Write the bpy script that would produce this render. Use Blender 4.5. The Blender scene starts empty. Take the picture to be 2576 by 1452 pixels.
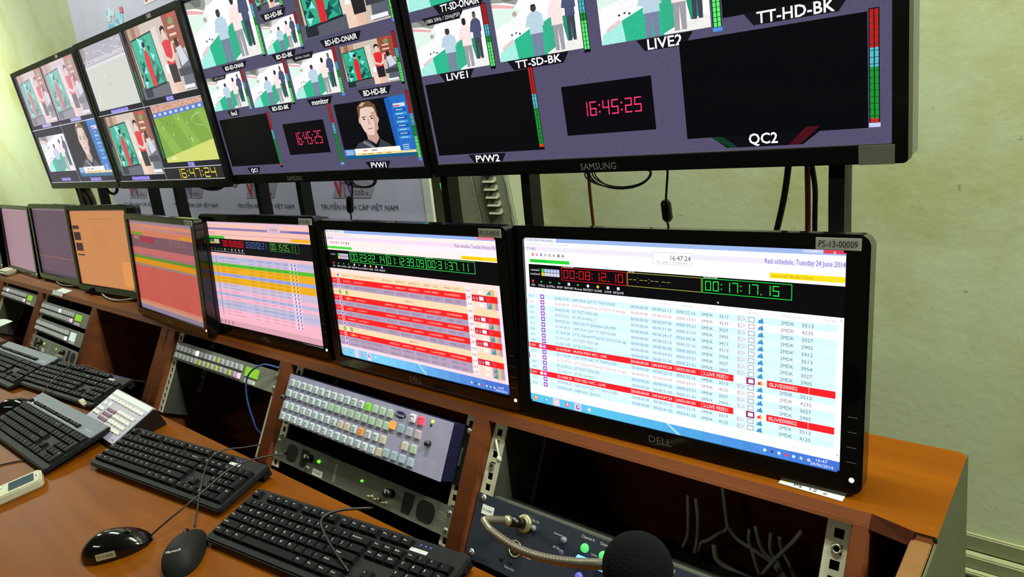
import bpy, bmesh, math, random
from mathutils import Matrix, Vector
random.seed(7)
PI = math.pi
SC = bpy.context.scene
COL = SC.collection
H = 1.435                                   # eye height of the photographer above the floor

# ------------------------------------------------------------------ camera, world, lights, exposure
cam = bpy.data.cameras.new('camera'); cam.lens = 24.757; cam.sensor_width = 36.0; cam.sensor_fit = 'HORIZONTAL'
cam.clip_start = 0.02
camo = bpy.data.objects.new('camera', cam); COL.objects.link(camo)
_r = Vector((0.7473, 0.6331, -0.2014)); _f = Vector((-0.6587, 0.6677, -0.3450)); _f.normalize()
_r = (_r - _f * _r.dot(_f)).normalized(); _u = _r.cross(_f)
camo.matrix_world = Matrix(((_r.x, _u.x, -_f.x, 0), (_r.y, _u.y, -_f.y, 0), (_r.z, _u.z, -_f.z, H), (0, 0, 0, 1)))
SC.camera = camo
SC.view_settings.view_transform = 'Standard'; SC.view_settings.look = 'None'
SC.view_settings.gamma = 1.0; SC.view_settings.use_curve_mapping = False
SC.view_settings.exposure = 0.0
W = bpy.data.worlds.new('world'); SC.world = W; W.use_nodes = True
W.node_tree.nodes['Background'].inputs[0].default_value = (0.75, 0.85, 0.7, 1)
W.node_tree.nodes['Background'].inputs[1].default_value = 0.02

def area(name, loc, sx, sy, power, col, rot=(0, 0, 0)):
    l = bpy.data.lights.new(name, 'AREA'); l.shape = 'RECTANGLE'; l.size = sx; l.size_y = sy
    l.energy = power; l.color = col
    o = bpy.data.objects.new(name, l); o.location = loc; o.rotation_euler = rot; COL.objects.link(o); return o
LIGHTS = [((-0.5, 1.08, 2.93), 54), ((-3.2, 1.0, 2.93), 26), ((-6.4, 0.6, 2.93), 105), ((1.75, 0.9, 2.93), 125), ((-1.8, -1.7, 2.93), 15)]  # last entry: unseen fill lamp, added to brighten labels and panel fronts
for loc, pw in LIGHTS:
    area('tube_light', (loc[0], loc[1], loc[2] - 0.02), 1.2, 0.10, pw, (0.94, 1.0, 0.84))

# ------------------------------------------------------------------ materials
def lin(c):
    return tuple(((v / 255) / 12.92 if v / 255 <= 0.04045 else ((v / 255 + 0.055) / 1.055) ** 2.4) for v in c[:3])
def rgba(c): return (*lin(c), 1.0)
MATS = {}
def mat(name, col, rough=0.5, metal=0.0, noise=0.06, scale=40.0, bump=0.0, spec=0.5, coat=0.0, col2=None, emit=None, es=1.0, stretch=None, trans=0.0):
    if name in MATS: return MATS[name]
    m = bpy.data.materials.new(name); m.use_nodes = True; nt = m.node_tree; N = nt.nodes; Lk = nt.links
    b = N['Principled BSDF']; b.inputs['Roughness'].default_value = rough; b.inputs['Metallic'].default_value = metal
    b.inputs['Specular IOR Level'].default_value = spec; b.inputs['Coat Weight'].default_value = coat
    b.inputs['Transmission Weight'].default_value = trans
    tc = N.new('ShaderNodeTexCoord'); mp = N.new('ShaderNodeMapping'); nz = N.new('ShaderNodeTexNoise'); cr = N.new('ShaderNodeValToRGB')
    nz.inputs['Scale'].default_value = scale; nz.inputs['Detail'].default_value = 4
    if stretch: mp.inputs['Scale'].default_value = stretch
    Lk.new(tc.outputs['Object'], mp.inputs[0]); Lk.new(mp.outputs[0], nz.inputs['Vector']); Lk.new(nz.outputs['Fac'], cr.inputs[0])
    a = lin(col); c2 = lin(col2) if col2 else tuple(min(1, v * (1 + noise)) for v in a)
    a = a if col2 else tuple(v * (1 - noise) for v in a)
    cr.color_ramp.elements[0].position = 0.35; cr.color_ramp.elements[1].position = 0.65
    cr.color_ramp.elements[0].color = (*a, 1); cr.color_ramp.elements[1].color = (*c2, 1)
    Lk.new(cr.outputs[0], b.inputs['Base Color'])
    if bump:
        bp = N.new('ShaderNodeBump'); bp.inputs['Strength'].default_value = bump; bp.inputs['Distance'].default_value = 0.002
        Lk.new(nz.outputs['Fac'], bp.inputs['Height']); Lk.new(bp.outputs[0], b.inputs['Normal'])
    if emit:
        b.inputs['Emission Color'].default_value = rgba(emit); b.inputs['Emission Strength'].default_value = es
    MATS[name] = m; return m

def screen_mat(name, strength, gloss=0.35, grain=0.03):
    m = bpy.data.materials.new(name); m.use_nodes = True; nt = m.node_tree; N = nt.nodes; Lk = nt.links
    b = N['Principled BSDF']; b.inputs['Base Color'].default_value = (0.004, 0.004, 0.005, 1); b.inputs['Roughness'].default_value = gloss
    b.inputs['Specular IOR Level'].default_value = 0.15
    at = N.new('ShaderNodeAttribute'); at.attribute_name = 'Col'; at.attribute_type = 'GEOMETRY'
    tc = N.new('ShaderNodeTexCoord'); nz = N.new('ShaderNodeTexNoise'); nz.inputs['Scale'].default_value = 420; nz.inputs['Detail'].default_value = 2
    mr = N.new('ShaderNodeMapRange'); mr.inputs['From Min'].default_value = 0.3; mr.inputs['From Max'].default_value = 0.7
    mr.inputs['To Min'].default_value = 1 - grain; mr.inputs['To Max'].default_value = 1 + grain
    vm = N.new('ShaderNodeVectorMath'); vm.operation = 'SCALE'
    Lk.new(tc.outputs['Object'], nz.inputs['Vector']); Lk.new(nz.outputs['Fac'], mr.inputs['Value'])
    Lk.new(at.outputs['Color'], vm.inputs[0]); Lk.new(mr.outputs[0], vm.inputs['Scale'])
    Lk.new(vm.outputs[0], b.inputs['Emission Color']); b.inputs['Emission Strength'].default_value = strength
    return m
def attr_mat(name, rough=0.5, metal=0.0):
    """plain surface whose printed markings come from the mesh colour attribute"""
    m = bpy.data.materials.new(name); m.use_nodes = True; nt = m.node_tree; N = nt.nodes; Lk = nt.links
    b = N['Principled BSDF']; b.inputs['Roughness'].default_value = rough; b.inputs['Metallic'].default_value = metal
    at = N.new('ShaderNodeAttribute'); at.attribute_name = 'Col'; at.attribute_type = 'GEOMETRY'
    tc = N.new('ShaderNodeTexCoord'); nz = N.new('ShaderNodeTexNoise'); nz.inputs['Scale'].default_value = 60
    mr = N.new('ShaderNodeMapRange'); mr.inputs['To Min'].default_value = 0.9; mr.inputs['To Max'].default_value = 1.1
    vm = N.new('ShaderNodeVectorMath'); vm.operation = 'SCALE'
    Lk.new(tc.outputs['Object'], nz.inputs['Vector']); Lk.new(nz.outputs['Fac'], mr.inputs['Value'])
    Lk.new(at.outputs['Color'], vm.inputs[0]); Lk.new(mr.outputs[0], vm.inputs['Scale']); Lk.new(vm.outputs[0], b.inputs['Base Color'])
    return m

def wood(name, c1, c2, rough=0.38, axis='X', scale=3.0, coat=0.15, spec=0.3):
    m = bpy.data.materials.new(name); m.use_nodes = True; nt = m.node_tree; N = nt.nodes; Lk = nt.links
    b = N['Principled BSDF']; b.inputs['Roughness'].default_value = rough; b.inputs['Coat Weight'].default_value = coat; b.inputs['Coat Roughness'].default_value = 0.25; b.inputs['Specular IOR Level'].default_value = spec
    tc = N.new('ShaderNodeTexCoord'); mp = N.new('ShaderNodeMapping')
    mp.inputs['Scale'].default_value = (1, 9, 9) if axis == 'X' else (9, 1, 9)
    n1 = N.new('ShaderNodeTexNoise'); n1.inputs['Scale'].default_value = scale; n1.inputs['Detail'].default_value = 8; n1.inputs['Distortion'].default_value = 0.6
    n2 = N.new('ShaderNodeTexNoise'); n2.inputs['Scale'].default_value = 1.7; n2.inputs['Detail'].default_value = 3
    cr = N.new('ShaderNodeValToRGB'); cr.color_ramp.elements[0].position = 0.3; cr.color_ramp.elements[1].position = 0.7
    cr.color_ramp.elements[0].color = rgba(c1); cr.color_ramp.elements[1].color = rgba(c2)
    mx = N.new('ShaderNodeMix'); mx.data_type = 'RGBA'; mx.blend_type = 'MULTIPLY'; mx.inputs['Factor'].default_value = 0.35
    Lk.new(tc.outputs['Object'], mp.inputs[0]); Lk.new(mp.outputs[0], n1.inputs['Vector']); Lk.new(tc.outputs['Object'], n2.inputs['Vector'])
    Lk.new(n1.outputs['Fac'], cr.inputs[0]); Lk.new(cr.outputs[0], mx.inputs['A']); Lk.new(n2.outputs['Fac'], mx.inputs['B'])
    Lk.new(mx.outputs['Result'], b.inputs['Base Color'])
    return m

def wall_mat(name, c, stain, dark):
    m = bpy.data.materials.new(name); m.use_nodes = True; nt = m.node_tree; N = nt.nodes; Lk = nt.links
    b = N['Principled BSDF']; b.inputs['Roughness'].default_value = 0.75; b.inputs['Specular IOR Level'].default_value = 0.25
    tc = N.new('ShaderNodeTexCoord')
    n1 = N.new('ShaderNodeTexNoise'); n1.inputs['Scale'].default_value = 2.3; n1.inputs['Detail'].default_value = 7; n1.inputs['Roughness'].default_value = 0.65
    c1 = N.new('ShaderNodeValToRGB'); c1.color_ramp.elements[0].position = 0.50; c1.color_ramp.elements[1].position = 0.72
    c1.color_ramp.elements[0].color = (0, 0, 0, 1); c1.color_ramp.elements[1].color = (1, 1, 1, 1)
    n2 = N.new('ShaderNodeTexNoise'); n2.inputs['Scale'].default_value = 55; n2.inputs['Detail'].default_value = 5
    c2 = N.new('ShaderNodeValToRGB'); c2.color_ramp.elements[0].position = 0.70; c2.color_ramp.elements[1].position = 0.76
    c2.color_ramp.elements[0].color = (0, 0, 0, 1); c2.color_ramp.elements[1].color = (1, 1, 1, 1)
    m1 = N.new('ShaderNodeMix'); m1.data_type = 'RGBA'; m2 = N.new('ShaderNodeMix'); m2.data_type = 'RGBA'
    m1.inputs['A'].default_value = rgba(c); m1.inputs['B'].default_value = rgba(stain); m2.inputs['B'].default_value = rgba(dark)
    for n in (n1, n2): Lk.new(tc.outputs['Object'], n.inputs['Vector'])
    sc = N.new('ShaderNodeMath'); sc.operation = 'MULTIPLY'; sc.inputs[1].default_value = 0.8
    s2 = N.new('ShaderNodeMath'); s2.operation = 'MULTIPLY'; s2.inputs[1].default_value = 0.5
    Lk.new(n1.outputs['Fac'], c1.inputs[0]); Lk.new(n2.outputs['Fac'], c2.inputs[0]); Lk.new(c1.outputs[0], sc.inputs[0]); Lk.new(c2.outputs[0], s2.inputs[0])
    Lk.new(sc.outputs[0], m1.inputs['Factor']); Lk.new(m1.outputs['Result'], m2.inputs['A']); Lk.new(s2.outputs[0], m2.inputs['Factor'])
    Lk.new(m2.outputs['Result'], b.inputs['Base Color'])
    bp = N.new('ShaderNodeBump'); bp.inputs['Strength'].default_value = 0.12; bp.inputs['Distance'].default_value = 0.004
    Lk.new(n2.outputs['Fac'], bp.inputs['Height']); Lk.new(bp.outputs[0], b.inputs['Normal'])
    return m

M_wall = wall_mat('wall_paint', (208, 218, 178), (186, 186, 104), (120, 125, 80))
M_ceil = mat('ceiling_paint', (128, 128, 112), 0.9)
M_dwall = mat('dark_wall_paint', (70, 66, 52), 0.8)
M_floor = mat('floor_tile', (70, 68, 60), 0.5, scale=3, noise=0.2)
M_trim = mat('trunking_plastic', (150, 152, 112), 0.6, noise=0.15, scale=9)
M_black = mat('black_plastic', (13, 13, 15), 0.32)
M_gloss = mat('glossy_black_plastic', (8, 8, 10), 0.12, coat=0.4)
M_tvside = mat('lit_grey_plastic', (105, 105, 95), 0.45)  # nearest television's side: light from the right put into the grey
M_blackmat = mat('matt_black_metal', (16, 16, 18), 0.55)
M_graymetal = mat('dark_grey_metal', (52, 52, 50), 0.5, 0.3)
M_rail = mat('beige_rail_metal', (186, 184, 160), 0.5, 0.1)
M_flange = mat('dull_steel', (62, 62, 54), 0.6, 0.2, noise=.25, scale=12)
M_zinc = mat('zinc', (120, 122, 112), 0.4, 0.8, noise=0.2, scale=25)
M_screw = mat('chrome_screw', (205, 205, 195), 0.25, 0.9)
M_wood = wood('desk_wood', (116, 60, 3), (132, 73, 5), 0.45, coat=0.0, spec=.05)
M_woodf = wood('console_wood', (108, 55, 25), (132, 71, 34), 0.5, coat=0.0)
M_woodi = wood('shaded_wood', (66, 30, 16), (84, 40, 20), 0.6, coat=0.0, spec=.1)  # console wood darkened to carry the shade inside the bays
M_woodt = wood('pale_edge_wood', (112, 78, 42), (130, 92, 52), 0.6, coat=0.0, spec=.1)
M_key = mat('key_plastic', (20, 20, 22), 0.6, spec=0.08)
M_kbody = mat('keyboard_plastic', (26, 28, 29), 0.6, spec=0.15)
M_silver = mat('silver_plastic', (112, 120, 132), 0.55, 0.0, spec=.15)
M_legend = mat('legend_white', (205, 205, 205), 0.6)
M_wire = mat('black_cable', (14, 14, 15), 0.45)
M_graywire = mat('grey_cable', (150, 146, 134), 0.6)
M_label = mat('label_paper', (236, 238, 232), 0.7)
M_ink = mat('ink', (35, 38, 40), 0.7)
M_amp = mat('grey_panel', (104, 110, 98), 0.5, 0.2)
M_ampl = mat('light_grey_panel', (138, 138, 128), 0.5, 0.2)
M_router = mat('router_face', (160, 156, 188), 0.5)
M_routerside = mat('router_side', (30, 30, 62), 0.4)
M_intercom = mat('intercom_panel', (38, 46, 60), 0.5, 0.1)
M_void = mat('black_recess', (4, 4, 4), 0.8)
M_foam = mat('black_foam', (9, 9, 11), 0.95, bump=1.0, scale=600, spec=0.1)
M_goose = mat('gooseneck_metal', (128, 122, 106), 0.35, 0.6)
M_xlr = mat('connector_brass', (188, 184, 140), 0.3, 0.7)
M_paper = mat('white_paper', (215, 222, 215), 0.8)
M_logo = mat('badge_grey', (150, 150, 150), 0.4, 0.3)
M_logotv = mat('badge_silver_grey', (200, 200, 192), 0.4, 0.3)
M_attr = attr_mat('printed_surface', 0.6)
def glow(name, c, s=1.0):
    return mat('glow_' + name, tuple(int(v * 0.5) for v in c), 0.4, emit=c, es=s)

# ------------------------------------------------------------------ geometry helper
_TXT = {}
def text_geo(s):
    if s in _TXT: return _TXT[s]
    cu = bpy.data.curves.new('t', 'FONT'); cu.body = s; cu.size = 1.0; cu.resolution_u = 2; cu.align_x = 'LEFT'; cu.fill_mode = 'FRONT'
    o = bpy.data.objects.new('t', cu); COL.objects.link(o)
    me = o.to_mesh(); vs = [(v.co.x, v.co.y) for v in me.vertices]; fs = [tuple(p.vertices) for p in me.polygons]
    o.to_mesh_clear(); bpy.data.objects.remove(o); bpy.data.curves.remove(cu)
    if not vs: vs = [(0, 0)]
    x0 = min(v[0] for v in vs); x1 = max(v[0] for v in vs); y0 = min(v[1] for v in vs); y1 = max(v[1] for v in vs)
    _TXT[s] = (vs, fs, x0, x1, y0, y1); return _TXT[s]

def frame(loc=(0, 0, 0), tilt=None, yaw=0.0):
    """local frame: x right, y up the panel, z out of the panel; tilt = lean back from vertical. tilt None = flat on the desk"""
    T = Matrix.Translation(loc) @ Matrix.Rotation(yaw, 4, 'Z')
    if tilt is None: return T
    s, c = math.sin(tilt), math.cos(tilt)
    return T @ Matrix(((1, 0, 0, 0), (0, s, -c, 0), (0, c, s, 0), (0, 0, 0, 1)))

class G:
    def __init__(self, M=None):
        self.v = []; self.f = []; self.mi = []; self.fc = []; self.M = M or Matrix.Identity(4); self.cur = 0; self.col = None; self.smooth = False; self.sm = []
    def add(self, vs, fs):
        n = len(self.v); self.v += [tuple(self.M @ Vector(p)) for p in vs]
        for q in fs:
            self.f.append(tuple(n + i for i in q)); self.mi.append(self.cur); self.fc.append(self.col); self.sm.append(self.smooth)
    def box(self, x0, x1, y0, y1, z0, z1):
        self.add([(x0, y0, z0), (x1, y0, z0), (x1, y1, z0), (x0, y1, z0), (x0, y0, z1), (x1, y0, z1), (x1, y1, z1), (x0, y1, z1)],
                 [(0, 3, 2, 1), (4, 5, 6, 7), (0, 1, 5, 4), (1, 2, 6, 5), (2, 3, 7, 6), (3, 0, 4, 7)])
        return self
    def taper(self, x0, x1, y0, y1, z0, z1, t):
        self.add([(x0, y0, z0), (x1, y0, z0), (x1, y1, z0), (x0, y1, z0), (x0 + t, y0 + t, z1), (x1 - t, y0 + t, z1), (x1 - t, y1 - t, z1), (x0 + t, y1 - t, z1)],
                 [(0, 3, 2, 1), (4, 5, 6, 7), (0, 1, 5, 4), (1, 2, 6, 5), (2, 3, 7, 6), (3, 0, 4, 7)])
        return self
    def quad(self, x0, x1, y0, y1, z): self.add([(x0, y0, z), (x1, y0, z), (x1, y1, z), (x0, y1, z)], [(0, 1, 2, 3)]); return self
    def prism(self, poly, z0, z1):
        n = len(poly); a = sum(poly[i][0] * poly[(i + 1) % n][1] - poly[(i + 1) % n][0] * poly[i][1] for i in range(n))
        if a < 0: poly = poly[::-1]
        self.add([(x, y, z0) for x, y in poly] + [(x, y, z1) for x, y in poly],
                 [tuple(range(n - 1, -1, -1)), tuple(range(n, 2 * n))] + [(i, (i + 1) % n, n + (i + 1) % n, n + i) for i in range(n)])
        return self
    def rprism(self, x0, x1, y0, y1, r, z0, z1, n=6):
        P = []
        for cx, cy, a0 in ((x1 - r, y1 - r, 0), (x0 + r, y1 - r, 90), (x0 + r, y0 + r, 180), (x1 - r, y0 + r, 270)):
            for k in range(n + 1):
                a = math.radians(a0 + 90 * k / n); P.append((cx + r * math.cos(a), cy + r * math.sin(a)))
        return self.prism(P, z0, z1)
    def ring(self, x0, x1, y0, y1, r, ix0, ix1, iy0, iy1, z0, z1, n=6):
        """rounded rectangular frame with a rectangular opening"""
        P = []; Q = []
        for (cx, cy, a0, qx, qy) in ((x1 - r, y1 - r, 0, ix1, iy1), (x0 + r, y1 - r, 90, ix0, iy1), (x0 + r, y0 + r, 180, ix0, iy0), (x1 - r, y0 + r, 270, ix1, iy0)):
            for k in range(n + 1):
                a = math.radians(a0 + 90 * k / n); P.append((cx + r * math.cos(a), cy + r * math.sin(a))); Q.append((qx, qy))
        m = len(P); V = [(x, y, z1) for x, y in P] + [(x, y, z1) for x, y in Q] + [(x, y, z0) for x, y in P] + [(x, y, z0) for x, y in Q]
        F = []
        for i in range(m):
            j = (i + 1) % m
            F.append((i, j, m + j, m + i)); F.append((2 * m + j, 2 * m + i, 3 * m + i, 3 * m + j)); F.append((2 * m + i, 2 * m + j, j, i))
            if P[i] != P[j] and Q[i] != Q[j]: F.append((m + i, m + j, 3 * m + j, 3 * m + i))
        # drop degenerate quads
        V2 = []; idx = {}; mp = []
        for p in V:
            k = tuple(round(c, 7) for c in p)
            if k not in idx: idx[k] = len(V2); V2.append(p)
            mp.append(idx[k])
        F2 = []
        for q in F:
            t = []
            for i in q:
                if mp[i] not in t: t.append(mp[i])
            if len(t) >= 3: F2.append(tuple(t))
        self.add(V2, F2); return self
    def tube(self, pts, r, n=8, caps=True, rs=None):
        pts = [Vector(p) for p in pts]; rings = []; up = Vector((0.13, 0.21, 1)).normalized(); m = len(pts)
        for i, p in enumerate(pts):
            d = (pts[min(i + 1, m - 1)] - pts[max(i - 1, 0)]).normalized()
            a = up - d * up.dot(d)
            if a.length < 1e-4: a = Vector((1, 0, 0)) - d * d.x
            a.normalize(); b = d.cross(a); up = a; rr = rs[i] if rs else r
            rings.append([tuple(p + (a * math.cos(2 * PI * k / n) + b * math.sin(2 * PI * k / n)) * rr) for k in range(n)])
        V = [q for R in rings for q in R]; F = []
        for i in range(m - 1):
            for k in range(n): F.append((i * n + k, i * n + (k + 1) % n, (i + 1) * n + (k + 1) % n, (i + 1) * n + k))
        if caps: F += [tuple(range(n - 1, -1, -1)), tuple((m - 1) * n + k for k in range(n))]
        s = self.smooth; self.smooth = True; self.add(V, F); self.smooth = s; return self
    def cyl(self, p0, p1, r, n=16, r1=None): return self.tube([p0, p1], r, n, rs=[r, r if r1 is None else r1])
    def disc(self, x, y, z, r, n=16): self.add([(x + r * math.cos(2 * PI * k / n), y + r * math.sin(2 * PI * k / n), z) for k in range(n)], [tuple(range(n))]); return self
    def ell(self, c, rx, ry, rz, n=16, m=10, z0=-1.0):
        V = []; F = []
        for i in range(m + 1):
            t = -PI / 2 + PI * i / m; t = max(t, math.asin(z0)) if z0 > -1 else t
            for k in range(n):
                a = 2 * PI * k / n; V.append((c[0] + rx * math.cos(t) * math.cos(a), c[1] + ry * math.cos(t) * math.sin(a), c[2] + rz * math.sin(t)))
        for i in range(m):
            for k in range(n): F.append((i * n + k, i * n + (k + 1) % n, (i + 1) * n + (k + 1) % n, (i + 1) * n + k))
        F.append(tuple(range(n - 1, -1, -1)))
        s = self.smooth; self.smooth = True; self.add(V, F); self.smooth = s; return self
    def text(self, s, x, y, h, z=0.0, align='C', wid=None, sx=1.0, rot=0.0):
        vs, fs, x0, x1, y0, y1 = text_geo(s)
        k = h / 0.70; kx = k * sx
        if wid: kx = wid / max(x1 - x0, 1e-6)
        ox = -(x0 + x1) / 2 if align == 'C' else (-x0 if align == 'L' else -x1)
        c, q = math.cos(rot), math.sin(rot); P = []
        for a, b in vs:
            u, w = (a + ox) * kx, (b - 0.35) * k; P.append((x + u * c - w * q, y + u * q + w * c, z))
        self.add(P, fs); return self
    def build(self, name, mats, parent=None, bevel=0.0, seg=2, smooth_angle=None, kind=None, label=None):
        me = bpy.data.meshes.new(name); me.from_pydata(self.v, [], self.f)
        if not isinstance(mats, (list, tuple)): mats = [mats]
        for m in mats: me.materials.append(m)
        for p, i, s in zip(me.polygons, self.mi, self.sm): p.material_index = i; p.use_smooth = s
        if any(c is not None for c in self.fc):
            ca = me.color_attributes.new('Col', 'FLOAT_COLOR', 'CORNER'); buf = []
            for p, c in zip(me.polygons, self.fc):
                c = c or (1, 1, 1); buf += [c[0], c[1], c[2], 1.0] * len(p.vertices)
            ca.data.foreach_set('color', buf)
        if bevel:
            bm = bmesh.new(); bm.from_mesh(me); bmesh.ops.remove_doubles(bm, verts=bm.verts, dist=1e-6)
            E = [e for e in bm.edges if len(e.link_faces) == 2 and e.calc_face_angle(0) > 0.5]
            bmesh.ops.bevel(bm, geom=E, offset=bevel, segments=seg, affect='EDGES', clamp_overlap=True)
            for f in bm.faces: f.smooth = True
            bm.to_mesh(me); bm.free(); me.set_sharp_from_angle(angle=math.radians(50))
        elif smooth_angle:
            for p in me.polygons: p.use_smooth = True
            me.set_sharp_from_angle(angle=math.radians(smooth_angle))
        me.update()
        o = bpy.data.objects.new(name, me); COL.objects.link(o)
        if parent is not None: o.parent = parent
        if kind: o['kind'] = kind
        if label: o['label'] = label
        return o

def thing(name, label, cat, M=None, group=None):
    o = bpy.data.objects.new(name, None); COL.objects.link(o); o.empty_display_size = 0.05
    if M is not None: o.matrix_world = M
    o['label'] = label; o['category'] = cat
    if group: o['group'] = group
    return o
def tag(o, label, cat, group=None):
    o['label'] = label; o['category'] = cat
    if group: o['group'] = group
    return o
def copy_tree(o, parent=None):
    c = o.copy(); COL.objects.link(c); c.parent = parent
    for ch in [x for x in KIDS.get(o.name, [])]: copy_tree(ch, c)
    return c
KIDS = {}
def note_kids(o):
    KIDS[o.name] = list(o.children)
    for ch in o.children: note_kids(ch)
def spline(pts, k=6):
    P = [Vector(p) for p in pts]; P = [P[0] * 2 - P[1]] + P + [P[-1] * 2 - P[-2]]; out = []
    for i in range(1, len(P) - 2):
        for j in range(k):
            t = j / k; a, b, c, d = P[i - 1:i + 3]
            out.append(0.5 * ((2 * b) + (c - a) * t + (2 * a - 5 * b + 4 * c - d) * t * t + (3 * b - a - 3 * c + d) * t ** 3))
    out.append(P[-2]); return [tuple(p) for p in out]
def wm(o): return Matrix.LocRotScale(o.location, o.rotation_euler, None)
def cable(name, pts, r, m, label, cat='cable', k=6, parent=None, group=None):
    g = G(wm(parent).inverted() if parent is not None else None); g.tube(spline(pts, k), r, 8); o = g.build(name, m, parent)
    if parent is None: tag(o, label, cat, group)
    return o

# ------------------------------------------------------------------ screen painter
def clip(poly, x0, y0, x1, y1):
    def cut(P, ins, inter):
        out = []
        for i in range(len(P)):
            a, b = P[i - 1], P[i]
            if ins(b):
                if not ins(a): out.append(inter(a, b))
                out.append(b)
            elif ins(a): out.append(inter(a, b))
        return out
    def ix(X): return lambda a, b: (X, a[1] + (b[1] - a[1]) * (X - a[0]) / (b[0] - a[0]))
    def iy(Y): return lambda a, b: (a[0] + (b[0] - a[0]) * (Y - a[1]) / (b[1] - a[1]), Y)
    P = cut(poly, lambda p: p[0] >= x0, ix(x0)); P = cut(P, lambda p: p[0] <= x1, ix(x1)) if P else P
    P = cut(P, lambda p: p[1] >= y0, iy(y0)) if P else P; P = cut(P, lambda p: p[1] <= y1, iy(y1)) if P else P
    return P
SEG = {'0': 'abcdef', '1': 'bc', '2': 'abged', '3': 'abgcd', '4': 'fgbc', '5': 'afgcd', '6': 'afgedc', '7': 'abc', '8': 'abcdefg', '9': 'abcdfg', '-': 'g'}
class Paint:
    """paints on a flat display: page coordinates 1366 x 768 with the origin top left"""
    def __init__(s, g, w, h, z=0.0, root=None, box=None):
        s.g = g; s.w = w; s.h = h; s.z0 = z; s.root = root or s; s.n = 0; s.box = box; s.tint = None
    def map(s, x, y):
        if s.box: X0, Y0, X1, Y1 = s.box; x = X0 + x * (X1 - X0); y = Y0 + y * (Y1 - Y0)
        return x, y
    def sub(s, x0, y0, x1, y1): return Paint(s.g, s.w, s.h, s.z0, s.root, (x0, y0, x1, y1))
    def col(s, c):
        t = s.root.tint
        if t: c = tuple(c[i] * (1 - t[3]) + t[i] * t[3] for i in range(3))
        s.g.col = lin(c)
    def poly(s, P, c):
        P = [s.map(*p) for p in P]; b = s.box or (0, 0, 1366, 768); P = clip(P, *b)
        if len(P) < 3: return
        s.root.n += 1; z = s.z0 + s.root.n * 4e-6; w, h = s.w, s.h
        V = [((x / 1366 - 0.5) * w, (0.5 - y / 768) * h, z) for x, y in P]
        a = sum(V[i][0] * V[(i + 1) % len(V)][1] - V[(i + 1) % len(V)][0] * V[i][1] for i in range(len(V)))
        if a < 0: V = V[::-1]
        s.col(c); s.g.add(V, [tuple(range(len(V)))])
    def rect(s, x0, y0, x1, y1, c): s.poly([(x0, y0), (x1, y0), (x1, y1), (x0, y1)], c)
    def ell(s, cx, cy, rx, ry, c, n=14): s.poly([(cx + rx * math.cos(2 * PI * k / n), cy + ry * math.sin(2 * PI * k / n)) for k in range(n)], c)
    def frame(s, x0, y0, x1, y1, c, t=2):
        s.rect(x0, y0, x1, y0 + t, c); s.rect(x0, y1 - t, x1, y1, c); s.rect(x0, y0, x0 + t, y1, c); s.rect(x1 - t, y0, x1, y1, c)
    def text(s, x, y, hp, t, c, align='C', wid=None, bold=0):
        s.root.n += 1; z = s.z0 + s.root.n * 4e-6; s.col(c)
        X = (x / 1366 - 0.5) * s.w; Y = (0.5 - y / 768) * s.h
        W_ = wid / 1366 * s.w if wid else None
        s.g.text(t, X, Y, hp / 768 * s.h, z, align, W_)
        if bold:
            for dx, dy in ((bold, 0), (0, bold), (bold, bold)): s.g.text(t, X + dx / 1366 * s.w, Y + dy / 768 * s.h, hp / 768 * s.h, z, align, W_)
    def seg7(s, t, x0, x1, y0, y1, c, th=0.16, slant=0.1):
        n = sum(1 if ch in SEG or ch == ' ' else 0.45 for ch in t); cw = (x1 - x0) / n; x = x0; hh = y1 - y0; T = th * cw * 0.9
        for ch in t:
            if ch in SEG:
                a = x + cw * 0.1; b = x + cw * 0.9; m = (y0 + y1) / 2
                R = dict(a=(a, y0, b, y0 + T), g=(a, m - T / 2, b, m + T / 2), d=(a, y1 - T, b, y1), f=(a, y0, a + T, m), e=(a, m, a + T, y1), b=(b - T, y0, b, m), c=(b - T, m, b, y1))
                for q in SEG[ch]:
                    u0, v0, u1, v1 = R[q]; g_ = T * 0.18; k = lambda v: slant * (y1 - v)
                    u0 += g_; v0 += g_; u1 -= g_; v1 -= g_
                    s.poly([(u0 + k(v0), v0), (u1 + k(v0), v0), (u1 + k(v1), v1), (u0 + k(v1), v1)], c)
                x += cw
            elif ch == ' ': x += cw
            else:
                mx = x + cw * 0.22; r = T * 0.55
                for v in ((y0 + hh * 0.3, y0 + hh * 0.75) if ch == ':' else (y1 - r,)): s.ell(mx + slant * (y1 - v), v, r, r, c, 8)
                x += cw * 0.45

def person(p, x, y, hgt, w, head, top, legs, hair=None):
    """small standing figure inside a broadcast picture; y = top of the head"""
    h = hgt
    p.poly([(x - w * 0.30, y + h * 0.52), (x + w * 0.34, y + h * 0.52), (x + w * 0.30, y + h), (x + w * 0.05, y + h), (x + w * 0.0, y + h * 0.62), (x - w * 0.06, y + h), (x - w * 0.32, y + h)], legs)
    p.poly([(x - w * 0.20, y + h * 0.14), (x + w * 0.22, y + h * 0.14), (x + w * 0.48, y + h * 0.22), (x + w * 0.50, y + h * 0.42), (x + w * 0.38, y + h * 0.44), (x + w * 0.40, y + h * 0.56), (x - w * 0.38, y + h * 0.56), (x - w * 0.36, y + h * 0.42), (x - w * 0.62, y + h * 0.40), (x - w * 0.42, y + h * 0.2)], top)
    p.ell(x, y + h * 0.075, w * 0.17, h * 0.07, head)
    if hair: p.poly([(x - w * .17, y + h * .07), (x - w * .12, y), (x + w * .12, y), (x + w * .18, y + h * .07), (x + w * .1, y + h * .03), (x - w * .1, y + h * .035)], hair)

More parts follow.
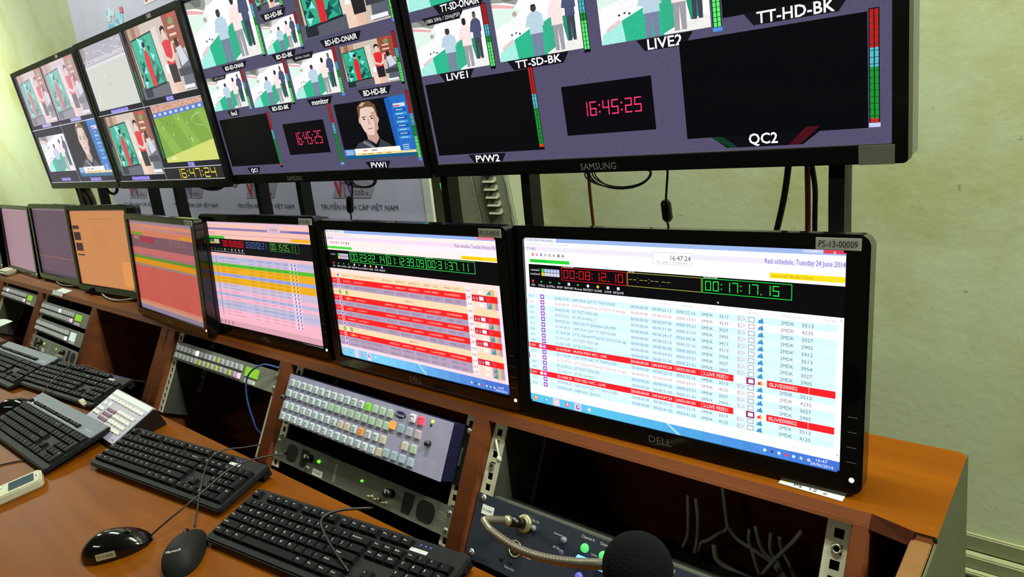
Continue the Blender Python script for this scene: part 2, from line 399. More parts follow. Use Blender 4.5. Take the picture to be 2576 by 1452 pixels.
def pic_live(P, x0, y0, x1, y1):
    p = P.sub(x0, y0, x1, y1); p.rect(0, 0, 1, 1, (250, 252, 250))
    p.poly([(0, .18), (.34, .26), (.30, .40), (.12, .44), (0, .50)], (222, 246, 232))
    p.poly([(0, .10), (.28, .20), (.27, .24), (0, .16)], (235, 178, 178))
    p.poly([(0, 0), (.42, 0), (.36, .10), (.30, .19), (.16, .12), (0, .09)], (150, 156, 146))
    p.poly([(.08, 0), (.30, 0), (.26, .12), (.17, .11)], (116, 120, 112)); p.poly([(.36, .0), (.7, 0), (.40, .14), (.34, .13)], (214, 216, 212))
    p.poly([(.02, .86), (.24, .70), (.26, 1), (0, 1)], (168, 238, 226)); p.poly([(.06, .78), (.2, .68), (.22, .72), (.06, .84)], (232, 200, 204))
    p.poly([(.22, .70), (.46, .56), (.60, .56), (.60, 1), (.24, 1)], (48, 184, 142))
    p.poly([(.60, .52), (.70, .46), (.72, .90), (.60, .98)], (56, 176, 136)); p.poly([(.80, .50), (.90, .48), (.93, .82), (.84, .86)], (40, 150, 112))
    for x, y in ((.20, .62), (.255, .60), (.30, .62)): p.ell(x, y, .012, .018, (60, 64, 80), 8)
    p.ell(.27, .32, .03, .04, (190, 170, 160)); p.poly([(.22, .38), (.33, .36), (.36, .56), (.22, .6)], (244, 246, 248))
    p.poly([(.62, .98), (.98, .80), (1, .86), (1, 1), (.62, 1)], (238, 236, 232))
    person(p, .50, .24, .76, .20, (70, 62, 66), (188, 212, 226), (124, 130, 160), (40, 36, 40))
    person(p, .75, .13, .84, .17, (46, 40, 46), (250, 228, 226), (160, 156, 166), (30, 28, 34))
    person(p, .90, .06, .80, .14, (120, 90, 86), (78, 84, 118), (66, 68, 84), (34, 32, 40))

def pic_studio(P, x0, y0, x1, y1):
    p = P.sub(x0, y0, x1, y1); p.rect(0, 0, 1, 1, (206, 190, 176))
    p.rect(0, 0, .05, 1, (96, 70, 62)); p.poly([(.05, 0), (.30, 0), (.30, .22), (.05, .26)], (188, 150, 128)); p.rect(.12, 0, .2, .2, (150, 110, 92))
    p.poly([(.74, .0), (1, 0), (1, .46), (.77, .50)], (150, 78, 58)); p.text  # panel
    for i in range(3): p.rect(.80, .16 + i * .09, .92, .19 + i * .09, (232, 200, 180))
    p.ell(.88, .10, .045, .05, (120, 150, 90)); p.rect(.84, .02, .96, .05, (230, 60, 60))
    p.rect(.50, .10, .60, 1, (226, 214, 204)); p.rect(0, .82, .55, 1, (88, 92, 104)); p.rect(.05, .84, .2, .98, (40, 44, 56))
    p.poly([(.06, .16), (.49, .12), (.52, .84), (.08, .88)], (26, 40, 46)); p.poly([(.07, .18), (.48, .14), (.505, .81), (.09, .85)], (52, 176, 140))
    rnd = random.Random(3)
    for i in range(26):
        cx = .09 + rnd.random() * .39; cy = .2 + rnd.random() * .60; a = rnd.random() * 6
        if .24 < cx < .34 and cy > .3: continue
        c = rnd.choice([(120, 226, 236), (84, 206, 214), (150, 236, 236), (30, 120, 110), (20, 70, 70)])
        r = .03 + rnd.random() * .035
        p.poly([(cx + r * math.cos(a + k * PI / 3) * (1 if k % 2 else .45), cy + 1.5 * r * math.sin(a + k * PI / 3) * (1 if k % 2 else .45)) for k in range(6)], c)
    p.poly([(.27, .34), (.31, .34), (.34, .46), (.33, .84), (.25, .84), (.24, .46)], (216, 44, 54)); p.ell(.29, .30, .022, .045, (226, 190, 170)); p.ell(.285, .265, .028, .04, (24, 20, 24))
    p.poly([(.56, .72), (.66, .70), (.68, 1), (.56, 1)], (238, 208, 188)); p.rect(.57, .60, .63, .72, (250, 246, 240))
    p.poly([(.84, .50), (.95, .46), (1, .60), (1, .98), (.82, .98)], (92, 98, 112)); p.poly([(.84, .44), (.93, .42), (.99, .62), (.86, .68)], (206, 214, 226)); p.ell(.875, .37, .035, .06, (46, 34, 36))
    p.rect(.78, .70, 1, .80, (60, 62, 70)); p.rect(.80, .92, .98, .97, (240, 240, 246))
    p.poly([(.65, .84), (.75, .84), (.74, 1), (.66, 1)], (232, 188, 168)); p.poly([(.63, .60), (.77, .60), (.77, .86), (.64, .86)], (40, 34, 40))
    p.poly([(.63, .32), (.67, .30), (.73, .30), (.78, .33), (.77, .62), (.63, .62)], (220, 48, 58))
    p.poly([(.60, .36), (.63, .34), (.64, .5), (.73, .56), (.72, .6), (.62, .55)], (236, 198, 180)); p.poly([(.78, .34), (.81, .38), (.79, .56), (.72, .60), (.72, .56), (.76, .5)], (236, 198, 180))
    p.ell(.70, .22, .034, .065, (238, 200, 182)); p.poly([(.66, .24), (.66, .14), (.70, .11), (.745, .14), (.74, .24), (.72, .16), (.68, .17)], (26, 20, 24))

def pic_man(P, x0, y0, x1, y1):
    p = P.sub(x0, y0, x1, y1); p.rect(0, 0, 1, 1, (10, 10, 18))
    p.poly([(.14, .86), (.24, .72), (.36, .68), (.44, .66), (.56, .68), (.66, .76), (.72, .86)], (58, 62, 72))
    p.poly([(.33, .68), (.50, .84), (.46, .86), (.30, .72)], (120, 124, 132)); p.poly([(.40, .64), (.56, .64), (.54, .74), (.49, .86), (.42, .72)], (16, 16, 22))
    p.poly([(.38, .52), (.53, .52), (.55, .66), (.49, .76), (.39, .66)], (196, 158, 142))
    p.poly([(.33, .22), (.36, .10), (.45, .07), (.54, .10), (.575, .22), (.575, .40), (.545, .52), (.49, .60), (.42, .60), (.365, .52), (.335, .40)], (232, 204, 188))
    p.ell(.33, .34, .016, .05, (214, 176, 160)); p.ell(.582, .34, .016, .05, (206, 164, 148))
    p.poly([(.32, .30), (.33, .10), (.40, .02), (.52, .02), (.585, .10), (.592, .30), (.575, .26), (.555, .13), (.46, .11), (.37, .13), (.345, .26)], (112, 78, 54))
    p.poly([(.36, .08), (.42, .03), (.46, .04), (.40, .10)], (206, 180, 146))
    for x in (.395, .505): p.poly([(x - .03, .275), (x + .03, .265), (x + .03, .285), (x - .03, .29)], (96, 66, 52)); p.ell(x, .315, .018, .014, (60, 52, 60), 8)
    p.poly([(.445, .30), (.465, .30), (.475, .41), (.435, .42)], (208, 168, 150)); p.rect(.42, .475, .49, .49, (168, 96, 92)); p.poly([(.50, .22), (.56, .2), (.57, .5), (.50, .58), (.53, .4)], (196, 156, 140))
    p.rect(.80, .0, 1, 1, (40, 110, 196)); p.poly([(.72, .02), (.80, 0), (.80, 1), (.76, 1)], (34, 96, 180))
    p.rect(.82, .12, .97, .18, (210, 220, 240)); p.rect(.82, .15, .9, .17, (210, 60, 60))
    for i in range(8): p.rect(.82, .21 + i * .065, .97, .25 + i * .065, (60, 150, 216) if i % 2 else (24, 84, 160)); p.rect(.84, .222 + i * .065, .93, .235 + i * .065, (200, 220, 240))
    p.rect(0, .82, .16, .94, (58, 124, 196)); p.rect(.16, .82, .80, .94, (250, 246, 236)); p.rect(.16, .90, 1, .94, (250, 222, 150)); p.rect(0, .94, 1, 1, (24, 92, 132))
    for x in (.25, .35, .47, .6): p.rect(x, .915, x + .07, .925, (120, 90, 50))
    for i in range(3): p.rect(.02, .84 + i * .03, .14, .855 + i * .03, (210, 226, 244))
    p.rect(.28, .855, .34, .87, (220, 70, 50)); p.rect(.40, .855, .48, .87, (60, 90, 160))
    for i in range(4): p.rect(.84, .80 + i * .035, .92, .815 + i * .035, (180, 210, 240))

def pic_pitch(P, x0, y0, x1, y1):
    p = P.sub(x0, y0, x1, y1); p.rect(0, 0, 1, 1, (110, 158, 44)); rnd = random.Random(5)
    for i in range(8):
        a = -.3 + i * .22
        if i % 2: p.poly([(a, .18), (a + .14, .18), (a + .55, 1), (a + .33, 1)], (126, 174, 54))
    p.poly([(0, .92), (1, .66), (1, 1), (0, 1)], (206, 214, 96)); p.poly([(.10, .95), (.16, .90), (.24, .93), (.2, .96)], (226, 236, 160))
    p.rect(0, 0, 1, .15, (206, 150, 128))
    for i in range(150): x, y = rnd.random(), rnd.random() * .13; p.rect(x, y, x + .012, y + .016, rnd.choice([(236, 196, 150), (160, 90, 80), (240, 226, 210), (210, 120, 90), (90, 80, 100)]))
    p.poly([(0, .13), (1, .08), (1, .16), (0, .22)], (70, 110, 196))
    for i in range(9): p.poly([(i * .11 + .02, .15 - i * .005), (i * .11 + .07, .147 - i * .005), (i * .11 + .07, .185 - i * .005), (i * .11 + .02, .19 - i * .005)], (214, 222, 240))
    prev = None
    for k in range(15):
        a = k / 14 * PI; q = (.90 + .18 * math.cos(a + PI / 2) * 1.0, .33 + .10 * math.sin(a + PI / 2 + PI))
        if prev: p.poly([prev, q, (q[0] + .004, q[1] + .008), (prev[0] + .004, prev[1] + .008)], (196, 220, 150))
        prev = q
    for x, y in ((.10, .32), (.14, .38), (.24, .30), (.36, .36), (.48, .26), (.62, .34), (.6, .56), (.62, .60), (.63, .64), (.30, .5)):
        p.rect(x, y, x + .008, y + .045, rnd.choice([(30, 40, 40), (236, 240, 220)]))

def pic_mist(P, x0, y0, x1, y1):
    p = P.sub(x0, y0, x1, y1); p.rect(0, 0, 1, 1, (206, 210, 200)); p.poly([(0, 0), (1, 0), (1, .28), (0, .34)], (176, 172, 184)); p.poly([(0, .22), (1, .18), (1, .24), (0, .28)], (204, 200, 206))
    p.poly([(0, .30), (1, .26), (1, .30), (0, .34)], (222, 222, 222)); p.poly([(.0, .0), (.1, 0), (.08, .2), (0, .3)], (150, 138, 130))
    rnd = random.Random(9)
    for i in range(40): x, y = rnd.random(), .02 + rnd.random() * .24; p.rect(x, y, x + .05, y + .02, rnd.choice([(190, 186, 196), (160, 156, 168), (214, 206, 210)]))
    for i in range(8): x, y = .15 + .6 * rnd.random(), .42 + rnd.random() * .2; p.rect(x, y, x + .02, y + .05, rnd.choice([(226, 200, 196), (236, 236, 236), (176, 180, 196)]))
    p.poly([(.02, .98), (.18, .62), (.20, .62), (.04, .98)], (220, 224, 216))

def meter(p, x0, x1, y0, y1, bright=0.45, end=None, base=None):
    h = y1 - y0; p.rect(x0 - 2, y0 - 2, x1 + 2, y1 + 8, (14, 14, 20)); m = (x0 + x1) / 2
    for a, b in ((x0, m - 1), (m + 1, x1)):
        p.rect(a, y0, b, y0 + h * .33, (190, 30, 30)); p.rect(a, y0 + h * .33, b, y0 + h * .5, (86, 186, 206))
        p.rect(a, y0 + h * .5, b, y1, (26, 150, 52))
        if bright: p.rect(a, y0 + h * (1 - bright * .55), b, y1, (92, 240, 110))
    for k in range(1, 17): y = y0 + h * k / 17; p.rect(x0, y, x1, y + 1.2, (20, 60, 36))
    if end: p.rect(x0, y1 - 8, x1, y1, end)
    if base: p.rect(x0 - 3, y1 + 1, x1 + 3, y1 + 10, base)
def lab(p, x, y, t, w, hp=20, pad=30):
    p.poly([(x - w / 2 - pad, y - 14), (x + w / 2 + pad, y - 14), (x + w / 2 + pad - 22, y + 14), (x - w / 2 - pad + 22, y + 14)], (18, 18, 24))
    p.text(x, y, hp, t, (250, 250, 252), 'C', w, bold=1.0)

SLATE = (84, 80, 108)
def paint_tv4(p):
    p.rect(0, 0, 1366, 768, SLATE)
    for a, b, y0, y1 in ((2, 430, 20, 290), (470, 960, 20, 290)): pic_live(p, a, y0, b, y1); meter(p, b + 4, b + 20, y0, y1)
    lab(p, 222, 303, 'TT-SD-ONAIR', 158)
    p.poly([(52, 320), (235, 320), (215, 342), (74, 342)], (18, 18, 24))
    pic_live(p, 4, 322, 303, 484); p.poly([(56, 318), (236, 318), (216, 341), (76, 341)], (20, 20, 26)); p.text(145, 329, 11, '1080i 50Hz / 25Hz(PSF)', (230, 230, 236), 'C', 150)
    meter(p, 307, 323, 318, 488, .7); lab(p, 161, 499, 'LIVE1', 92)
    pic_live(p, 346, 308, 639, 482); meter(p, 642, 658, 306, 486, .7); lab(p, 481, 496, 'TT-SD-BK', 160)
    pic_live(p, 697, 318, 994, 484); meter(p, 1001, 1018, 306, 486, .7, base=(86, 140, 230)); lab(p, 873, 500, 'LIVE2', 92, 24)
    p.rect(1023, 120, 1330, 470, (8, 8, 12)); p.text(1130, 430, 16, 'Mic', (210, 210, 214), 'C', 46); lab(p, 1180, 482, 'TT-HD-BK', 160, 24)
    p.rect(13, 511, 441, 738, (9, 9, 13)); meter(p, 443, 458, 508, 730, 0, (226, 60, 20)); lab(p, 228, 755, 'PVW2', 100, 21)
    p.rect(549, 572, 828, 704, (10, 6, 14)); p.seg7('16:45:25', 602, 796, 618, 657, (255, 60, 110), .2, .05)
    p.rect(911, 505, 1322, 733, (5, 6, 10)); meter(p, 1326, 1342, 502, 722, 0, (200, 40, 30), (196, 206, 250))
    p.poly([(975, 733), (1225, 733), (1188, 760), (1012, 760)], (10, 10, 16))
    p.poly([(975, 733), (1003, 733), (1040, 760), (1018, 760)], (14, 56, 36)); p.poly([(1196, 722), (1226, 722), (1180, 760), (1156, 760)], (74, 14, 26))
    p.text(1099, 742, 24, 'QC2', (252, 252, 252), 'C', 66, bold=1.0)
def paint_tv3(p):
    p.rect(0, 0, 1366, 768, SLATE)
    pic_live(p, 6, 4, 528, 282); meter(p, 531, 547, 0, 286, .7); lab(p, 282, 304, 'BD-SD-ONAIR', 160, 16)
    pic_studio(p, 567, 2, 740, 132); meter(p, 743, 757, 0, 134, .5); lab(p, 677, 158, 'BD-HD-BK', 126, 17)
    pic_live(p, 566, 176, 808, 292); meter(p, 811, 825, 173, 295, .7, (86, 140, 230)); lab(p, 680, 310, 'BD-SD-BK', 116, 16)
    pic_studio(p, 838, 2, 1352, 276); meter(p, 1356, 1370, 0, 278, .7, base=(86, 140, 230)); lab(p, 1058, 304, 'BD-HD-ONAIR', 190, 18)
    pic_live(p, 7, 326, 316, 471); p.poly([(60, 326), (196, 326), (180, 343), (76, 343)], (20, 20, 26)); p.text(128, 334, 7, '1080i 50Hz / 25Hz(PSF)', (200, 200, 210), 'C', 90)
    meter(p, 319, 333, 322, 474, .5, base=(130, 160, 240)); lab(p, 172, 492, 'live3', 52, 19)
    pic_live(p, 362, 334, 656, 484); meter(p, 658, 672, 320, 487, .6); lab(p, 558, 500, 'BD-SD-BK', 126, 16)
    pic_live(p, 692, 328, 993, 478); p.poly([(724, 318), (880, 318), (862, 340), (744, 340)], (20, 20, 26)); p.text(802, 329, 8, '1080i 50Hz / 25Hz(PSF)', (210, 210, 216), 'C', 100)
    meter(p, 996, 1010, 318, 482, .6, base=(86, 140, 230)); lab(p, 845, 500, 'monitor', 112, 20)
    pic_studio(p, 1030, 327, 1336, 473); meter(p, 1339, 1353, 318, 478, .7); lab(p, 1186, 497, 'BD-HD-BK', 130, 19)
    p.rect(20, 512, 441, 727, (9, 9, 13)); meter(p, 444, 458, 508, 734, 0, (220, 60, 20)); lab(p, 212, 750, 'QC1', 56, 17)
    p.rect(541, 566, 836, 694, (10, 6, 14)); p.seg7('16:45:25', 598, 804, 605, 657, (255, 60, 110), .2, .05)
    meter(p, 888, 903, 512, 735, 0, base=(120, 160, 240)); pic_man(p, 927, 520, 1344, 727); meter(p, 1347, 1361, 510, 736, .6, base=(86, 120, 230)); lab(p, 1116, 754, 'PVW1', 88, 20)
def bl(p, x, y, t, w): p.rect(x - w / 2 - 5, y - 11, x + w / 2 + 5, y + 11, (92, 80, 200)); p.text(x, y, 15, t, (214, 208, 252), 'C', w)
def paint_tv2(p):
    p.rect(0, 0, 1366, 768, (38, 36, 46)); p.tint = (240, 232, 244, .15); pic_mist(p, 46, 3, 668, 350); bl(p, 346, 366, 'Preview.BongDa.SD', 250)
    pic_studio(p, 738, 3, 1350, 346); bl(p, 1028, 361, 'BD.SD', 76)
    pic_studio(p, 66, 388, 676, 731); bl(p, 330, 749, 'Preview-TheThao.SD', 250)
    pic_pitch(p, 764, 380, 1366, 674); bl(p, 1045, 688, 'TT.SD', 66)
    for x, y in ((700, 120), (1336, 120), (706, 500)):
        pass
    for x in (712, 722): p.rect(x, 200, x + 4, 340, (40, 180, 70)); p.rect(x, 60, x + 4, 200, (140, 60, 60))
    for x in (738, 748): p.rect(x, 480, x + 4, 650, (40, 190, 70)); p.rect(x, 390, x + 4, 480, (150, 60, 60))
    for x in (50, 58): p.rect(x, 560, x + 4, 700, (50, 190, 80))
    p.rect(688, 0, 691, 768, (210, 208, 220)); p.rect(0, 376, 1366, 379, (220, 218, 230)); p.rect(690, 700, 1366, 703, (220, 218, 230))
    p.rect(692, 704, 1366, 768, (12, 12, 14)); p.seg7('16:47:24', 822, 1296, 708, 758, (255, 224, 40), .13, .03); p.rect(0, 763, 1366, 768, (190, 190, 200))
def paint_tv1(p):
    p.rect(0, 0, 1366, 768, (64, 56, 78)); p.tint = (236, 222, 242, .5)
    pic_studio(p, 70, 2, 668, 350); pic_studio(p, 690, 2, 1340, 350); bl(p, 380, 362, 'BongDa.HD', 200); bl(p, 1020, 362, 'TheThao.HD', 200)
    p.tint = (220, 206, 236, .25); pic_live(p, 72, 432, 672, 684); pic_man(p, 740, 376, 1366, 729); bl(p, 380, 742, 'Preview.TT.HD', 200); bl(p, 1010, 748, 'The.Thao.TV', 200)
    p.tint = None; p.rect(680, 360, 684, 768, (200, 196, 220)); p.rect(0, 378, 1366, 382, (236, 232, 246)); p.rect(0, 762, 1366, 768, (190, 190, 200))

ROWS1 = [('3513', 'CAM XOA GAT TT TINTUCHD', '20:45:27.00', '00:00:22.15', '0000:22.16'), ('4235', 'GTTL RinhquaVTVcab 25.7.2014 (15 lan ngay', '20:45:49.24', '00:00:33.00', '0000:33.01'),
         ('3027', 'GT TGTT MOI OK', '20:46:23.00', '00:00:59.20', '0000:59.21'), ('2905', 'GT BTCN MOI_C', '20:47:22.21', '00:00:31.00', '0000:31.01'),
         ('3412', 'TAP CHI TT-JOHAN CRUYFF', '20:47:53.22', '00:26:24.17', '0026:24.18'), ('3513', 'CAM XOA GAT TT TINTUCHD', '21:14:18.15', '00:00:22.15', '0000:22.16'),
         ('3954', 'GT TL TintkiemVTVcab 20.7.2014 (15 lan nga', '21:14:41.06', '00:00:30.00', '0000:30.01'), ('3027', 'GT TGTT MOI OK', '21:15:11.07', '00:00:59.20', '0000:59.21'),
         ('2905', 'GT BTCN MOI_C', '21:16:11.03', '00:00:31.00', '0000:31.01'), ('2535', 'MUON MAU WC - LIVE', '21:16:42.04', '00:54:59.24', '0055:00.00'),
         ('3513', 'CAM XOA GAT TT TINTUCHD', '22:11:42.04', '00:00:22.15', '0000:22.16'), ('4235', 'GTTL RinhquaVTVcab 25.7.2014 (15 lan ngay', '22:12:04.20', '00:00:33.00', '0000:33.01'),
         ('3027', 'GT TGTT MOI OK', '22:12:37.21', '00:00:59.20', '0000:59.21'), ('2905', 'GT BTCN MOI_C', '22:13:37.17', '00:00:31.00', '0000:31.01'),
         ('2270', 'TOI YEU WC - LIVE', '22:14:08.18', '00:54:59.24', '0055:00.00'), ('3513', 'CAM XOA GAT TT TINTUCHD', '23:09:08.19', '00:00:22.15', '0000:22.16'),
         ('4125', 'DEM WC 2014 01', '23:09:31.09', '00:03:41.02', '0003:41.03')]
def toolbar(p, y, c=(230, 230, 236)):
    for i, (t, ic) in enumerate((('CH', (200, 60, 60)), ('STILL', (60, 200, 80)), ('Q-STILL', (60, 200, 80)), ('SKIP', (60, 200, 80)), ('RESTART', (220, 220, 230)), ('Recue', (60, 200, 80)), ('PROTECT', (230, 230, 240)), ('CLONE', (240, 190, 40)), ('LIVE', (220, 220, 240)), ('SK2LIVE', (220, 220, 240)))):
        x = 42 + i * 50
        if 'CLONE' == t or 'PROTECT' == t: p.poly([(x, y - 8), (x + 8, y), (x, y + 8), (x - 8, y)], ic)
        elif t in ('SKIP', 'STILL', 'Q-STILL', 'Recue'): p.poly([(x - 6, y - 5), (x + 6, y), (x - 6, y + 5)], ic)
        else: p.rect(x - 6, y - 6, x + 6, y + 6, ic)
        p.text(x, y + 17, 9, t, c, 'C', 8 + 6 * len(t))
def top_bars(p, title, bg=(252, 250, 252), bar=(226, 220, 240), tb=(150, 176, 222), name='TT-HD'):
    p.rect(0, 0, 1366, 768, bg); p.rect(0, 0, 1366, 19, tb); p.rect(0, 0, 180, 18, (226, 232, 246)); p.text(12, 10, 11, title, (60, 60, 90), 'L', 150)
    p.text(8, 29, 11, 'Schedule   Functions   Edit   Tools   Show   Help', (150, 150, 170), 'L', 236)
    p.rect(0, 40, 1366, 60, bar); p.text(14, 50, 12, name, (70, 70, 90), 'L', 50)
    for i, c in enumerate(((200, 40, 60), (210, 60, 90), (90, 90, 200), (150, 150, 170), (120, 160, 140), (200, 60, 60), (60, 60, 70), (70, 70, 80))):
        x = 46 + i * 24; p.ell(x, 76, 6, 6, c, 8) if i % 2 else p.rect(x - 5, 70, x + 6, 82, c); p.rect(x - 2, 74, x + 2, 78, bg)
def taskbar(p, c1=(88, 190, 226), c2=(64, 110, 206), y=730):
    n = 16
    for i in range(n):
        t = i / (n - 1); t = max(0, (t - .25) / .75) ** 1.2; p.rect(1366 * i / n, y, 1366 * (i + 1) / n + .5, 768, tuple(c1[k] + (c2[k] - c1[k]) * t for k in range(3)))
    for i, c in enumerate(((236, 130, 60), (70, 160, 230), (240, 190, 170), (236, 90, 110), (120, 110, 170), (170, 190, 230))):
        x = 28 + i * 60; (p.rect(x - 18, y + 3, x + 18, 766, (236, 196, 224)) if i in (2, 4) else None); p.ell(x, y + 20, 11, 11, c); p.ell(x + 2, y + 18, 5, 5, (236, 240, 250), 8)
    p.poly([(700, y), (716, y), (770, 768), (752, 768)], (150, 212, 240))
    for i, c in enumerate(((226, 240, 226), (70, 70, 120), (236, 226, 236), (230, 60, 90), (216, 226, 246), (180, 200, 240), (240, 200, 200))): p.ell(1106 + i * 26, 748, 6, 6, c, 8)
    p.text(1306, 741, 11, '16:47', (240, 240, 250), 'C', 38); p.text(1306, 757, 11, '24/06/2014', (240, 240, 250), 'C', 76)
def dboxes(p, D, y0=126, y1=182):
    for x0, x1, t, c, lb in D:
        p.frame(x0, y0, x1, y1, c, 2); p.text(x0 + 4, y0 - 6, 10, lb, (220, 220, 220), 'L', 7 * len(lb))
        if t: p.seg7(t, x0 + 8, x1 - 40 if c[1] > 200 and x0 > 800 else x1 - 14, y0 + 9, y1 - 9, c, .17, .0)
def paint_m1(p):
    top_bars(p, 'TT-HD 24/06/14 Real schedule'); p.rect(1225, 2, 1290, 14, (190, 196, 226)); p.rect(1292, 2, 1362, 14, (214, 60, 80)); p.text(1327, 8, 10, 'x', (255, 255, 255))
    p.rect(1258, 7, 1270, 9, (255, 255, 255)); p.text(1362, 48, 19, 'Real schedule, Tuesday 24 June 2014', (96, 90, 190), 'R', 266)
    p.rect(653, 36, 822, 84, (246, 244, 248)); p.frame(653, 36, 822, 84, (190, 186, 200), 2); p.text(772, 57, 20, '16:47:24', (50, 50, 70), 'C', 84); p.text(736, 74, 9, 'PC  system   current time', (130, 130, 150), 'C', 130)
    p.rect(28, 97, 248, 112, (40, 206, 50)); p.text(32, 104, 9, 'runnning On-Air Main', (20, 110, 40), 'L', 90)
    p.rect(1113, 89, 1366, 109, (248, 214, 30)); p.text(1120, 99, 10, 'runclone3 On-Air Clone', (150, 110, 20), 'L', 140)
    p.rect(20, 120, 1366, 226, (9, 9, 12)); p.text(56, 145, 10, 'runmain3', (220, 220, 220), 'C', 50); p.text(56, 163, 10, 'runclone3', (220, 220, 220), 'C', 54)
    for i in range(6):
        for j in range(2): p.rect(92 + i * 17, 138 + j * 17, 107 + i * 17, 153 + j * 17, ((60, 200, 60), (230, 200, 50))[j] if i == 0 else ((176, 190, 226), (206, 206, 220))[j])
    dboxes(p, ((203, 533, '00:08:12.10', (232, 26, 30), 'countdown'), (536, 858, None, (178, 180, 60), 'live'), (861, 1192, '00:17:17.15', (40, 236, 70), 'timecode')))
    p.seg7('--:--:--.--', 540, 730, 136, 172, (190, 190, 60), .14, 0)
    toolbar(p, 197)
    p.rect(8, 228, 1350, 248, (246, 246, 250))
    for x, t in ((22, 'Asset'), (84, 'Sync'), (180, 'Time'), (256, 'Description'), (600, 'Timecode'), (700, 'Duration'), (800, 'Actual'), (900, 'Media'), (1055, 'Options'), (1200, 'Main source'), (1320, 'On-air')): p.text(x, 239, 9, t, (170, 176, 196), 'L' if x < 600 else 'C', 6.5 * len(t))
    for i, (a, d, tm, du, ac) in enumerate(ROWS1):
        yc = 265 + 25.6 * i; y0, y1 = yc - 12.8, yc + 12.8; red = i in (9, 14); wh = i in (1, 11)
        if red: p.rect(8, y0, 985, y1, (232, 34, 40)); p.rect(985, y0, 1110, y1, (250, 244, 250)); p.rect(1110, y0, 1344, y1, (232, 34, 40))
        elif not wh:
            p.rect(0, y0, 1344, y1, (206, 236, 250) if i % 2 == 0 else (214, 240, 250))
        tc = (255, 236, 236) if red else ((96, 110, 150) if not wh else (150, 110, 130)); num = (255, 220, 220) if red else (110, 116, 140)
        p.text(14, yc, 10, a, num, 'L', 28)
        p.rect(80, yc - 10, 102, yc + 10, (150, 60, 190) if not red else (210, 60, 190)); p.rect(85, yc - 5, 97, yc + 5, (236, 214, 250))
        if red: p.ell(70, yc, 9, 9, (250, 240, 240)); p.text(70, yc, 9, 'T', (200, 40, 50))
        green = i in (8, 13)
        p.text(160, yc, 12, tm, (90, 140, 60) if green else tc, 'L', 78); p.text(254, yc, 12, d, (90, 140, 60) if green else tc, 'L', min(9.6 * len(d), 270))
        p.text(548, yc, 12, '00:00:00.00', tc, 'L', 80); p.text(648, yc, 12, du, tc, 'L', 84); p.text(752, yc, 12, ac, tc, 'L', 80)
        if red:
            for x in (545, 642, 745, 857, 1256): p.rect(x, y0, x + 1.5, y1, (250, 190, 190))
            p.text(864, yc, 14, '2-LIVE FEED1', (255, 240, 240), 'L', 100); p.text(1118, yc, 14, '0LIVE00002', (255, 240, 240), 'L', 100); p.text(1112 - 78, yc, 12, '', tc)
        else:
            p.text(858, yc, 12, '0MDK', (90, 96, 120), 'L', 46); p.text(928, yc, 12, a, (90, 96, 120), 'L', 36); p.text(1156, yc, 13, '2MDK', (90, 96, 120), 'L', 46); p.text(1228, yc, 13, a, (90, 96, 120), 'L', 38)
        p.rect(1000, yc - 9, 1008, yc + 9, (200, 190, 204)); p.poly([(1012, yc - 9), (1030, yc), (1012, yc + 9)], (190, 176, 190) if not red else (250, 250, 250)); p.poly([(1014, yc - 5), (1024, yc), (1014, yc + 5)], (250, 244, 250))
        if red: p.rect(990, y0, 1016, y1, (250, 244, 250)); p.rect(1034, y0, 1066, y1, (150, 40, 90))
        p.rect(1040, yc - 9, 1062, yc + 9, (110, 100, 130)); p.rect(1042, yc - 7, 1060, yc + 7, (250, 246, 252))
        p.poly([(1072, yc + 10), (1090, yc - 10), (1096, yc + 10)], (50, 150, 170) if not red else (240, 170, 60)); p.ell(1082, yc + 3, 6, 6, (90, 130, 220) if not red else (220, 60, 90), 8)
    p.rect(0, 690, 1366, 730, (252, 250, 252)); p.rect(1346, 228, 1366, 715, (244, 242, 248)); p.text(1356, 236, 10, '^', (90, 90, 100)); p.text(1356, 706, 10, 'v', (90, 90, 100)); p.rect(0, 710, 1340, 711.5, (200, 204, 220))
    taskbar(p); p.poly([(922, 209), (930, 214), (925, 217)], (250, 250, 250))
